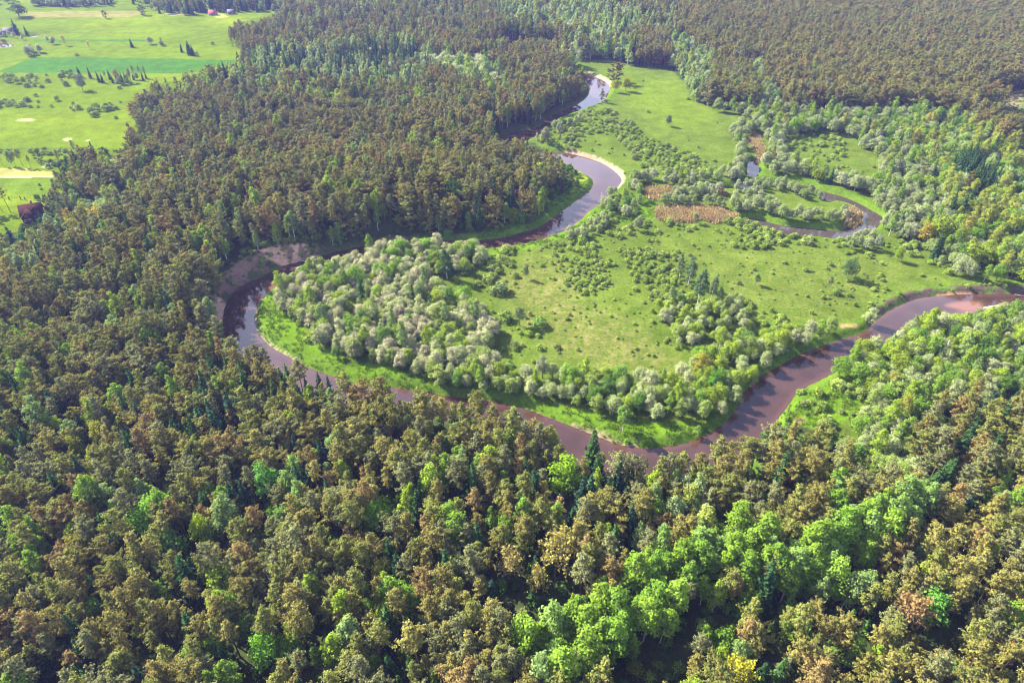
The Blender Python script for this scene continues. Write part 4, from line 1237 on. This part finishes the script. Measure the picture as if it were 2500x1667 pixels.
def thing_of(kind, v):
    """a tree as an Empty at its foot with trunk and crown; later ones are copies of the first"""
    if (kind, v) not in PROTO:
        e = KITS[kind][v]
        if kind == 'round_shrub':
            root = bpy.data.objects.new(kind, e['crown'])
            PROTO[kind, v] = (root, [])
        else:
            root = bpy.data.objects.new(kind, None)
            root.empty_display_size = .5
            kids = []
            for part in ('trunk', 'crown'):
                if part in e:
                    c = bpy.data.objects.new(part, e[part])
                    c.parent = root
                    kids.append(c)
            PROTO[kind, v] = (root, kids)
        root, kids = PROTO[kind, v]
    else:
        r0, k0 = PROTO[kind, v]
        root = r0.copy()
        kids = []
        for c in k0:
            q = c.copy()
            q.parent = root
            kids.append(q)
    COL.objects.link(root)
    for c in kids:
        COL.objects.link(c)
    return root, kids


CAT = {'pine_tree': 'pine', 'spruce_tree': 'spruce', 'birch_tree': 'birch', 'willow_tree': 'willow', 'round_shrub': 'bush', 'broad_tree': 'tree', 'aspen_tree': 'aspen', 'dead_tree': 'dead tree'}
NOUN = {'pine_tree': 'pine', 'spruce_tree': 'spruce', 'birch_tree': 'birch', 'willow_tree': 'willow', 'round_shrub': 'bush', 'broad_tree': 'broadleaf', 'aspen_tree': 'aspen', 'dead_tree': 'dead tree'}
GROUP = {'pine_tree': 'brown pines of the forest', 'spruce_tree': 'dark spruces among the pines', 'birch_tree': 'birches in fresh leaf', 'willow_tree': 'willows along the river and oxbow',
         'round_shrub': 'round bushes on the meadows', 'broad_tree': 'broadleaf trees in fresh leaf', 'aspen_tree': 'aspens breaking bud', 'dead_tree': 'bare trees'}
MARKS = [  # points one can find in the photograph, for saying where a tree stands
    (1275, 1250, 'the large golden aspen'), (2058, 1385, 'the amber aspen'), (1680, 1510, 'the bright yellow aspen'), (478, 1205, 'the vivid yellow green tree'), (362, 1185, 'the bright green tree cluster'),
    (625, 1060, 'the tall feathery green tree'), (1295, 1060, 'the lime maple by the river'), (880, 1165, 'the lime maple amid the pines'), (630, 1470, 'the bright green bottom-edge tree'), (1940, 1420, 'the tall sunlit spruce'),
    (1700, 1370, 'the shaded hollow'), (1445, 1090, 'the dark riverside spruces'), (235, 985, 'the yellow green pair of trees'), (265, 1215, 'the bright-tipped spruce'), (150, 930, 'the broad blackish spruce'),
    (1605, 820, 'the golden green bank tree'), (1430, 930, 'the tall bank birch'), (1600, 640, 'the tallest meadow poplar'), (1025, 580, 'the dark poplar in the willows'), (965, 670, 'the dark tree in the willow gap'),
    (1945, 610, 'the lone meadow oak'), (2150, 500, 'the big lime oak'), (1437, 465, 'the dense tree by the reeds'), (1600, 492, 'the tan reed bed'), (1730, 390, 'the blue pool'), (1534, 270, 'the lone upper meadow tree'),
    (1425, 190, 'the yellow green riverside pair'), (660, 585, 'the bare sand bluff'), (80, 485, 'the brown cottage'), (490, 33, 'the red-roofed house'), (2120, 735, 'the river at the bare cut bank'), (1890, 920, 'the grassy near bank'),
    (1240, 735, 'the large round meadow bush'), (235, 495, 'the golden yellow forest-edge tree'), (1570, 1160, 'the pale birch patch'), (1010, 850, 'the pale sallow over the river'), (2230, 420, 'the spruce clump beyond the oxbow'),
    (1200, 1520, 'the bottom edge below the birches'), (60, 1530, 'the lower left corner'), (2300, 1530, 'the lower right corner'), (860, 1420, 'the gap in the lower pines'), (2300, 1150, 'the pines at the right edge'), (60, 1120, 'the pines at the left edge'),
    (1020, 1060, 'the crest of the central pines'), (1830, 1080, 'the pines under the grassy near bank'), (400, 700, 'the shaded bluff forest'), (2000, 1250, 'the long birch row'), (1750, 1260, 'the middle of the birch row'), (1480, 1360, 'the dense birch stand')]
SECT = ['right of', 'above and right of', 'above', 'above and left of', 'left of', 'below and left of', 'below', 'below and right of']
ORD = ['nearest', 'second', 'third', 'fourth', 'fifth', 'sixth', 'seventh', 'eighth', 'ninth', 'tenth', 'eleventh', 'twelfth', 'thirteenth', 'fourteenth', 'fifteenth', 'sixteenth', 'seventeenth', 'eighteenth', 'nineteenth', 'twentieth']


def size_word(p):
    r = p['s'] * (1 if p['kind'] != 'round_shrub' else 1.1)
    return 'tall' if r > 1.06 else ('low' if r < .72 else '')


LIMIT = 300
by_kind = {}
for p in plants:
    by_kind.setdefault(p['kind'], []).append(p)
chosen, rest = {}, {}
for k, ps in by_kind.items():
    ps.sort(key=lambda p: (p['label'] is None, -p['look']))
    single = [p for p in ps if p['label'] or p['look'] > 0][:LIMIT]
    ids = {id(p) for p in single}
    chosen[k] = single
    rest[k] = [p for p in ps if id(p) not in ids]

for k, ps in chosen.items():
    cells_ = {}
    for p in ps:
        if p['label']:
            continue
        dist = [math.hypot(p['u'] - a, p['v'] - b) for a, b, _ in MARKS]
        i = int(np.argmin(dist))
        a = math.atan2(-(p['v'] - MARKS[i][1]), p['u'] - MARKS[i][0])
        sct = int(round(a / (PI / 4))) % 8
        cells_.setdefault((i, sct, p['word']), []).append((dist[i], p))
    for (i, sct, word), l in cells_.items():
        l.sort(key=lambda q: q[0])
        for j, (_, p) in enumerate(l):
            first = (ORD[j] + ' ') if len(l) > 1 and j < len(ORD) else ''
            sz = size_word(p)
            p['label'] = f"{first}{sz + ' ' if sz and len(l) == 1 else ''}{word} {NOUN[k]} {SECT[sct]} {MARKS[i][2]}"

for k, ps in chosen.items():
    for p in ps:
        root, kids = thing_of(k, p['var'])
        root.location = (p['x'], p['y'], p['z'] - .08)
        root.rotation_euler = (rng.normal(0, .03), rng.normal(0, .03), p['rot'])
        root.scale = (p['s'] * p['w'], p['s'] * p['w'], p['s'])
        tag(root, p['label'], CAT[k], GROUP[k])
        for c in kids or [root]:
            set_tint(c, p['tint'])


def scatter(name, kits, rows):
    """one object of many plants: rows of (x, y, z, turn, sx, sz, tint, pick)"""
    me = bpy.data.meshes.new(name)
    me.vertices.add(len(rows))
    me.vertices.foreach_set('co', np.array([r[:3] for r in rows], np.float32).ravel())
    for an, ty, field, val in (('turn', 'FLOAT_VECTOR', 'vector', [(rng.normal(0, .03), rng.normal(0, .03), r[3]) for r in rows]), ('size', 'FLOAT_VECTOR', 'vector', [(r[4], r[4], r[5]) for r in rows]),
                               ('tint', 'FLOAT_COLOR', 'color', [(*r[6], 1) for r in rows]), ('pick', 'INT', 'value', [r[7] for r in rows])):
        a = me.attributes.new(an, ty, 'POINT')
        a.data.foreach_set(field, np.array(val, np.int32 if ty == 'INT' else np.float32).ravel())
    o = bpy.data.objects.new(name, me)
    COL.objects.link(o)
    o['kind'] = 'stuff'
    ng = bpy.data.node_groups.new(name, 'GeometryNodeTree')
    ng.interface.new_socket('Geometry', in_out='INPUT', socket_type='NodeSocketGeometry')
    ng.interface.new_socket('Geometry', in_out='OUTPUT', socket_type='NodeSocketGeometry')
    gi, go = ng.nodes.new('NodeGroupInput'), ng.nodes.new('NodeGroupOutput')
    join = ng.nodes.new('GeometryNodeJoinGeometry')
    for ob in kits:
        oi = ng.nodes.new('GeometryNodeObjectInfo')
        oi.inputs['Object'].default_value = ob
        g2i = ng.nodes.new('GeometryNodeGeometryToInstance')
        ng.links.new(oi.outputs['Geometry'], g2i.inputs[0])
        ng.links.new(g2i.outputs[0], join.inputs[0])
    iop = ng.nodes.new('GeometryNodeInstanceOnPoints')
    iop.inputs['Pick Instance'].default_value = True

    def named(a, t):
        q = ng.nodes.new('GeometryNodeInputNamedAttribute')
        q.data_type = t
        q.inputs[0].default_value = a
        return q.outputs[0]
    ng.links.new(gi.outputs[0], iop.inputs['Points'])
    ng.links.new(join.outputs[0], iop.inputs['Instance'])
    ng.links.new(named('pick', 'INT'), iop.inputs['Instance Index'])
    er = ng.nodes.new('FunctionNodeEulerToRotation')
    ng.links.new(named('turn', 'FLOAT_VECTOR'), er.inputs[0])
    ng.links.new(er.outputs[0], iop.inputs['Rotation'])
    ng.links.new(named('size', 'FLOAT_VECTOR'), iop.inputs['Scale'])
    ng.links.new(iop.outputs[0], go.inputs[0])
    o.modifiers.new('scatter', 'NODES').node_group = ng
    return o


MASS = {'pine_tree': 'pine_forest', 'spruce_tree': 'spruce_forest', 'birch_tree': 'birch_forest', 'willow_tree': 'willow_woods', 'round_shrub': 'meadow_shrubbery', 'broad_tree': 'broadleaf_forest', 'aspen_tree': 'aspen_woods'}
for k, ps in rest.items():
    if ps:
        scatter(MASS[k], [e['whole'] for e in KITS[k]], [(p['x'], p['y'], p['z'] - .08, p['rot'], p['s'] * p['w'], p['s'], p['tint'], p['var']) for p in ps])

# ------------------------------------------------------------------ rank grass on the banks and reeds
def fill(polys, step, tint, h, name, share=1.0, dmin=.4, use=None):
    rows = []
    for poly in polys:
        wp = world_poly(poly, 0)
        a0, b0 = wp.min(axis=0)
        a1, b1 = wp.max(axis=0)
        qx, qy = np.meshgrid(np.arange(a0, a1, step), np.arange(b0, b1, step))
        qx = qx.ravel() + rng.uniform(-.5, .5, qx.size) * step
        qy = qy.ravel() + rng.uniform(-.5, .5, qy.size) * step
        m = inside(qx, qy, wp) & (rng.random(qx.size) < share)
        qx, qy = qx[m], qy[m]
        dd = water_dist(qx, qy)
        zz = land_height(qx, qy, dd)
        nn = noise(qx, qy, 5.0, _n2)
        for x, y, z, d, q in zip(qx, qy, zz, dd, nn):
            if d < dmin or (share < 1 and q < .4):
                continue
            s = h * rng.uniform(.6, 1.3) * (.6 + .8 * q)
            k = rng.uniform(.8, 1.25)
            c = tint[int(rng.integers(len(tint)))]
            rows.append((x, y, z, rng.uniform(0, 6.28), s * 1.3, s, tuple(float(a * k) for a in c), int(rng.integers(4))))
    return rows


# undergrowth of the woods, where it can be seen between the crowns
m = (Y < 420) & (D > 1.0) & ~inside(U, V, OPEN) & ~inside(U, V, FIELD) & (rng.random(n) < .8) & (U > -150) & (U < 2500)
rows = []
for i in np.nonzero(m)[0]:
    s = rng.uniform(.5, 1.7)
    c = ((.10, .17, .03), (.13, .21, .03), (.075, .12, .03))[int(rng.integers(3))]
    rows.append((X[i] + rng.uniform(-2, 2), Y[i] + rng.uniform(-2, 2), Z[i] - .1, rng.uniform(0, 6.28), s * rng.uniform(.6, 1), s * rng.uniform(.7, 1.6), tuple(float(a * rng.uniform(.8, 1.2)) for a in c), int(rng.integers(4))))
scatter('forest_undergrowth', [e['whole'] for e in KITS['round_shrub']], rows)

G_T = [(.085, .165, .012), (.10, .175, .014), (.13, .165, .04), (.07, .135, .014)]
rows = fill(GRASS_BANKS, 1.5, G_T, .8, 'tall_grass', .75)
scatter('tall_grass', [e['whole'] for e in KITS['tall_grass']], rows)
rows = fill(REEDS, 1.15, [(.28, .20, .12), (.25, .18, .10), (.31, .235, .14), (.21, .20, .085)], 1.7, 'reeds', 1.0, -1.5)
o = scatter('reed_grass', [e['whole'] for e in KITS['tall_grass']], rows)

# ------------------------------------------------------------------ houses
def obj(name, sh, mat, parent=None, smooth=False):
    o = bpy.data.objects.new(name, sh.mesh(name, mat, smooth))
    COL.objects.link(o)
    if parent:
        o.parent = parent
    return o


def empty(name, loc, rz, label, cat, group=None):
    o = bpy.data.objects.new(name, None)
    o.location, o.rotation_euler = loc, (0, 0, rz)
    COL.objects.link(o)
    tag(o, label, cat, group)
    return o


LOG = plain_material('brown_logs', (0.075, 0.02, 0.012), .9, (0.05, 0.015, 0.01), 2.0, 0, .1)
ROOF_D = plain_material('dark_brown_roof', (0.045, 0.015, 0.013), .95, (0.03, 0.012, 0.011), 3.0, 0, .05)
ROOF_R = plain_material('red_roof', (0.34, 0.07, 0.075), .9, (0.28, 0.06, 0.06), 2.0, 0, .1)
WALL_P = plain_material('pale_plaster', (0.3, 0.27, 0.24), .9)
WALL_W = plain_material('weathered_board', (0.2, 0.16, 0.13), .8)
GLASS = plain_material('window_glass', (0.03, 0.035, 0.045), .1, None, 3, 0, .6)
TRIM = plain_material('white_paint', (0.6, 0.55, 0.48), .6)
BRICK = plain_material('red_brick', (0.28, 0.11, 0.08), .85)
WALL_GREY = plain_material('grey_roof', (0.11, 0.09, 0.12), .9)


def gable_block(x0, x1, y0, y1, hw, hr, over=.5, t=.22):
    """walls and roof of a block whose ridge runs along x"""
    w, r = Shape(), Shape()
    ym = (y0 + y1) / 2
    w.add([(x0, y0, 0), (x1, y0, 0), (x1, y1, 0), (x0, y1, 0), (x0, y0, hw), (x1, y0, hw), (x1, y1, hw), (x0, y1, hw), (x0, ym, hr), (x1, ym, hr)],
          [(0, 1, 5, 4), (2, 3, 7, 6), (1, 2, 6, 9, 5), (3, 0, 4, 8, 7)])
    k = (hr - hw) / (ym - y0)
    a, b = x0 - over, x1 + over
    ya, yb = y0 - over, y1 + over
    za = hw - k * over
    r.add([(a, ya, za + .02), (b, ya, za + .02), (b, ym, hr + .02), (a, ym, hr + .02), (a, yb, za + .02), (b, yb, za + .02),
           (a, ya, za + t), (b, ya, za + t), (b, ym, hr + t), (a, ym, hr + t), (a, yb, za + t), (b, yb, za + t)],
          [(6, 7, 8, 9), (9, 8, 11, 10), (0, 3, 2, 1), (3, 4, 5, 2), (0, 1, 7, 6), (4, 10, 11, 5), (0, 6, 9, 3), (3, 9, 10, 4), (1, 2, 8, 7), (2, 5, 11, 8)])
    return w, r


def turn(sh, a, dx=0, dy=0, dz=0):
    c, s = math.cos(a), math.sin(a)
    for i, v in enumerate(sh.v):
        q = v.copy()
        q[:, 0], q[:, 1] = v[:, 0] * c - v[:, 1] * s + dx, v[:, 0] * s + v[:, 1] * c + dy
        q[:, 2] += dz
        sh.v[i] = q
    return sh


def window(parent, x0, y0, z0, w, h, along='x', out=-1):
    """a framed window on a wall that runs along x (at y0) or y (at x0)"""
    f, p = Shape(), Shape()
    e = .06 * out
    if along == 'x':
        f.box((x0 - w / 2 - .12, min(y0, y0 + e), z0 - .12), (x0 + w / 2 + .12, max(y0, y0 + e), z0 + h + .12))
        p.box((x0 - w / 2, min(y0 + e, y0 + 1.6 * e), z0), (x0 + w / 2, max(y0 + e, y0 + 1.6 * e), z0 + h))
    else:
        f.box((min(x0, x0 + e), y0 - w / 2 - .12, z0 - .12), (max(x0, x0 + e), y0 + w / 2 + .12, z0 + h + .12))
        p.box((min(x0 + e, x0 + 1.6 * e), y0 - w / 2, z0), (max(x0 + e, x0 + 1.6 * e), y0 + w / 2, z0 + h))
    o = obj('window', f, TRIM, parent)
    obj('pane', p, GLASS, o)


hx, hy = ground_at(79, 497)
cot = empty('log_cottage', (hx, hy, .1), math.radians(24), 'dark reddish brown log cottage with cross gables on the lawn by the forest', 'house')
w, r = gable_block(-4.6, 4.6, -3.2, 3.2, 3.4, 7.0, .8)
obj('wall', w, LOG, cot)
obj('roof', r, ROOF_D, cot)
w, r = gable_block(-3.6, 3.6, -2.3, 2.3, 3.0, 5.6, .7)
obj('front_wing', turn(w, PI / 2, -1.6, -4.6), LOG, cot)
obj('wing_roof', turn(r, PI / 2, -1.6, -4.6, .01), ROOF_D, cot)
w, r = gable_block(-2.0, 2.0, -1.6, 1.6, 1.6, 3.1, .35)
obj('dormer', turn(w, PI / 2, 2.3, -1.9, 3.3), LOG, cot)
obj('dormer_roof', turn(r, PI / 2, 2.3, -1.9, 3.3), ROOF_D, cot)
s = Shape()
s.box((.6, .9, 5.6), (1.4, 1.7, 8.1))
ch = obj('chimney', s, BRICK, cot)
s = Shape()
s.box((.5, .8, 8.1), (1.5, 1.8, 8.3))
obj('chimney_cap', s, BRICK, ch)
for x in (-2.6, -.6):
    window(cot, x, -8.2, 1.0, .9, 1.2)
window(cot, -1.6, -8.2, 3.4, .9, 1.0)
for x in (2.0, 3.6):
    window(cot, x, -3.2, 1.0, .9, 1.2)
for y in (-1.4, 1.4):
    window(cot, 4.6, y, 1.0, .9, 1.2, 'y', 1)
    window(cot, -4.6, y, 1.0, .9, 1.2, 'y', -1)
s = Shape()
s.box((.75, -3.3, .2), (1.35, -3.2, 2.3))
obj('door', s, TRIM, cot)
s = Shape()
s.box((.8, -5.6, 0), (4.6, -3.35, .25))
obj('porch', s, TRIM, cot)

hx, hy = ground_at(490, 35.5)
hs = empty('red_roofed_house', (hx, hy, 0), math.radians(-4), 'pale-walled farmhouse with bright red roof before the far spruces', 'house')
hs.scale = (.8, .8, .8)
w, r = gable_block(-5.0, 5.0, -3.4, 3.4, 2.9, 6.6, .5)
obj('wall', w, WALL_P, hs)
rf = obj('roof', r, ROOF_R, hs)
s = Shape()
s.box((1.4, -.4, 6.0), (2.1, .3, 7.7))
obj('chimney', s, BRICK, rf)
for x in (-3.2, -.8, 3.2):
    window(hs, x, -3.4, .9, 1.1, 1.2)
s = Shape()
s.box((.8, -3.5, 0), (1.8, -3.4, 2.1))
obj('door', s, LOG, hs)


def shed(u, v, rz, L, W, hw, hr, name, label, wall, roof):
    x, y = ground_at(u, v)
    e = empty(name, (x, y, 0), rz, label, 'house')
    w, r = gable_block(-L / 2, L / 2, -W / 2, W / 2, hw, hr, .4)
    obj('wall', w, wall, e)
    obj('roof', r, roof, e)
    for q in (-L / 4, L / 4):
        window(e, q, -W / 2, .8, .9, 1.0)
    s = Shape()
    s.box((-.5, -W / 2 - .07, 0), (.5, -W / 2, 2.0))
    obj('door', s, LOG, e)
    return e


shed(21, 77, .25, 8, 6, 2.4, 5.2, 'farmhouse', 'small grey-roofed farmhouse under the big dark spruce by the field pond', WALL_W, WALL_GREY)
shed(3, 83, -.2, 7, 5, 2.4, 4.6, 'farm_shed', 'pale farm shed half hidden by bushes at the left edge', WALL_P, WALL_GREY)
shed(532, 33, .1, 7, 5, 2.4, 4.8, 'grey_barn', 'bluish grey barn among trees beside the red-roofed house', WALL_W, WALL_GREY)

# clipped conifers on the cottage lawn
th = Shape()
rr = np.random.default_rng(5)
for k in range(9):
    lobe_cards(th, np.array((0, 0, .35 + .3 * k)), .55 * (1 - (k / 9.5) ** 2) ** .5 + .05, 34, .22, rr, .9, .2, .5, .6)
th_me = th.mesh('thuja_crown', M['spruce_leaf'])
spots = [(83, 459), (88, 460), (93, 461), (103, 460.5), (108, 461), (22, 459), (48, 458), (58, 459)]
where = ['leftmost of the lawn row behind the brown cottage', 'second in the lawn row behind the brown cottage', 'third in the lawn row behind the brown cottage', 'fourth in the lawn row, after the gap', 'last in the lawn row, nearest the pines', 'alone beyond the garden bushes', 'small, first of the widely spaced pair on the lawn', 'small, second of the widely spaced pair on the lawn']
for i, (u, v) in enumerate(spots):
    x, y = ground_at(u, v)
    o = bpy.data.objects.new('clipped_conifer', th_me)
    COL.objects.link(o)
    o.location = (x, y, -.1)
    q = 1.0 if i < 5 else .6
    o.scale = (q, q, q * rng.uniform(1.0, 1.3))
    set_tint(o, (.02, .05, .02))
    tag(o, 'dark clipped conifer, ' + where[i], 'conifer', 'clipped conifers on the cottage lawn')

# fallen trunks
def log(u0, v0, u1, v1, z0, z1, r0, label):
    a, b = ground_at(u0, v0, z0), ground_at(u1, v1, z1)
    s = Shape()
    p0, p1 = np.array((*a, z0)), np.array((*b, z1))
    c = p0.copy()
    s.tube([p0 - c, (p0 * .5 + p1 * .5) - c + (0, 0, .1), p1 - c], [r0, r0 * .75, r0 * .3], 7)
    for k in range(4):
        q = p0 + (p1 - p0) * (.45 + .12 * k) - c
        s.tube([q, q + np.array((rng.normal(0, .6), rng.normal(0, .6), .7))], [.06, .02], 4, False)
    o = obj('fallen_trunk', s, M['dead_wood'], None, True)
    o.location = tuple(c)
    tag(o, label, 'fallen trunk', 'fallen trunks at the river')


log(676, 596, 730, 606, -1.2, -1.95, .3, 'fallen grey trunk lying in the river below the bare sand bluff')
log(838, 562, 878, 567, -1.2, -1.95, .25, 'thin fallen trunk reaching from the shaded bank into dark water')
log(470, 700, 498, 738, 5.5, 1.0, .25, 'fallen trunk lying down the smaller sandy slope')
log(2330, 676, 2352, 681, -1.0, -1.9, .25, 'pale driftwood at the foot of the dark cut bank')
for i, (u, v, du, dv, lab) in enumerate([(2262, 236, 22, 4, 'upper felled trunk in the forest clearing'), (2290, 246, 24, 2, 'lower felled trunk in the forest clearing'), (2312, 228, 20, 1, 'felled trunk at the shaded back of the clearing')]):
    log(u, v, u + du, v + dv, .3, .3, .35, lab)

# ------------------------------------------------------------------ air, light, sky
SUN_AZ, SUN_EL = math.atan2(-160, 96), math.radians(39)
bx = Shape()
bx.box((-3200, -1000, -6.5), (3200, 3600, 178))
hz, nt, out = new_mat('haze')
pv = N(nt, 'ShaderNodeVolumePrincipled')
pv.inputs['Color'].default_value = (0.36, 0.40, 1.0, 1)
pv.inputs['Density'].default_value = 0.000095
pv.inputs['Anisotropy'].default_value = 0.2
nt.links.new(pv.outputs[0], out.inputs['Volume'])
o = obj('haze', bx, hz)
o['kind'] = 'stuff'

sun_d = bpy.data.lights.new('sun', 'SUN')
sun_d.energy = 5.0
sun_d.angle = math.radians(.53)
sun_d.color = (1.0, .93, .80)
sun = bpy.data.objects.new('sun', sun_d)
to_sun = Vector((math.sin(SUN_AZ) * math.cos(SUN_EL), math.cos(SUN_AZ) * math.cos(SUN_EL), math.sin(SUN_EL)))
sun.rotation_euler = to_sun.to_track_quat('Z', 'Y').to_euler()
sun.location = to_sun * 500
COL.objects.link(sun)

wd = bpy.data.worlds.new('World')
sc.world = wd
wd.use_nodes = True
wd.cycles.sampling_method = 'NONE'
nt = wd.node_tree
nt.nodes.clear()
out = N(nt, 'ShaderNodeOutputWorld')
bg = N(nt, 'ShaderNodeBackground')
bg.inputs['Strength'].default_value = .06
sky = N(nt, 'ShaderNodeTexSky', sky_type='NISHITA')
sky.sun_disc = False
sky.sun_elevation, sky.sun_rotation = SUN_EL, SUN_AZ
sky.air_density, sky.dust_density = 1.0, .6
tc = N(nt, 'ShaderNodeTexCoord')
cn = noise_tex(nt, 3.4, 5, .6, tc.outputs['Generated'])
sx = N(nt, 'ShaderNodeSeparateXYZ')
nt.links.new(tc.outputs['Generated'], sx.inputs[0])
cf = N(nt, 'ShaderNodeMath', operation='MULTIPLY')
nt.links.new(maprange(nt, cn, .38, .58, .35, 1.0), cf.inputs[0])
mx_ = N(nt, 'ShaderNodeMath', operation='MAXIMUM')
nt.links.new(maprange(nt, sx.outputs[0], -.02, -.30, .10, .9), mx_.inputs[0])
nt.links.new(maprange(nt, sx.outputs[2], .58, .36, .0, 1.0), mx_.inputs[1])
nt.links.new(mx_.outputs[0], cf.inputs[1])
nt.links.new(mixc(nt, sky.outputs[0], (8.5, 9.2, 12.0), cf.outputs[0]), bg.inputs['Color'])
nt.links.new(bg.outputs[0], out.inputs['Surface'])

# ------------------------------------------------------------------ render settings
sc.view_settings.view_transform = 'Standard'
sc.view_settings.look = 'None'
sc.view_settings.exposure = 2.2
sc.view_settings.gamma = 1
c = sc.cycles
c.max_bounces, c.diffuse_bounces, c.glossy_bounces, c.transmission_bounces, c.volume_bounces, c.transparent_max_bounces = 4, 2, 2, 2, 0, 4
c.use_denoising = True
c.filter_width = 1.1
c.sample_clamp_indirect = 6
print('PLANTS', {k: (len(chosen[k]), len(rest[k])) for k in chosen})
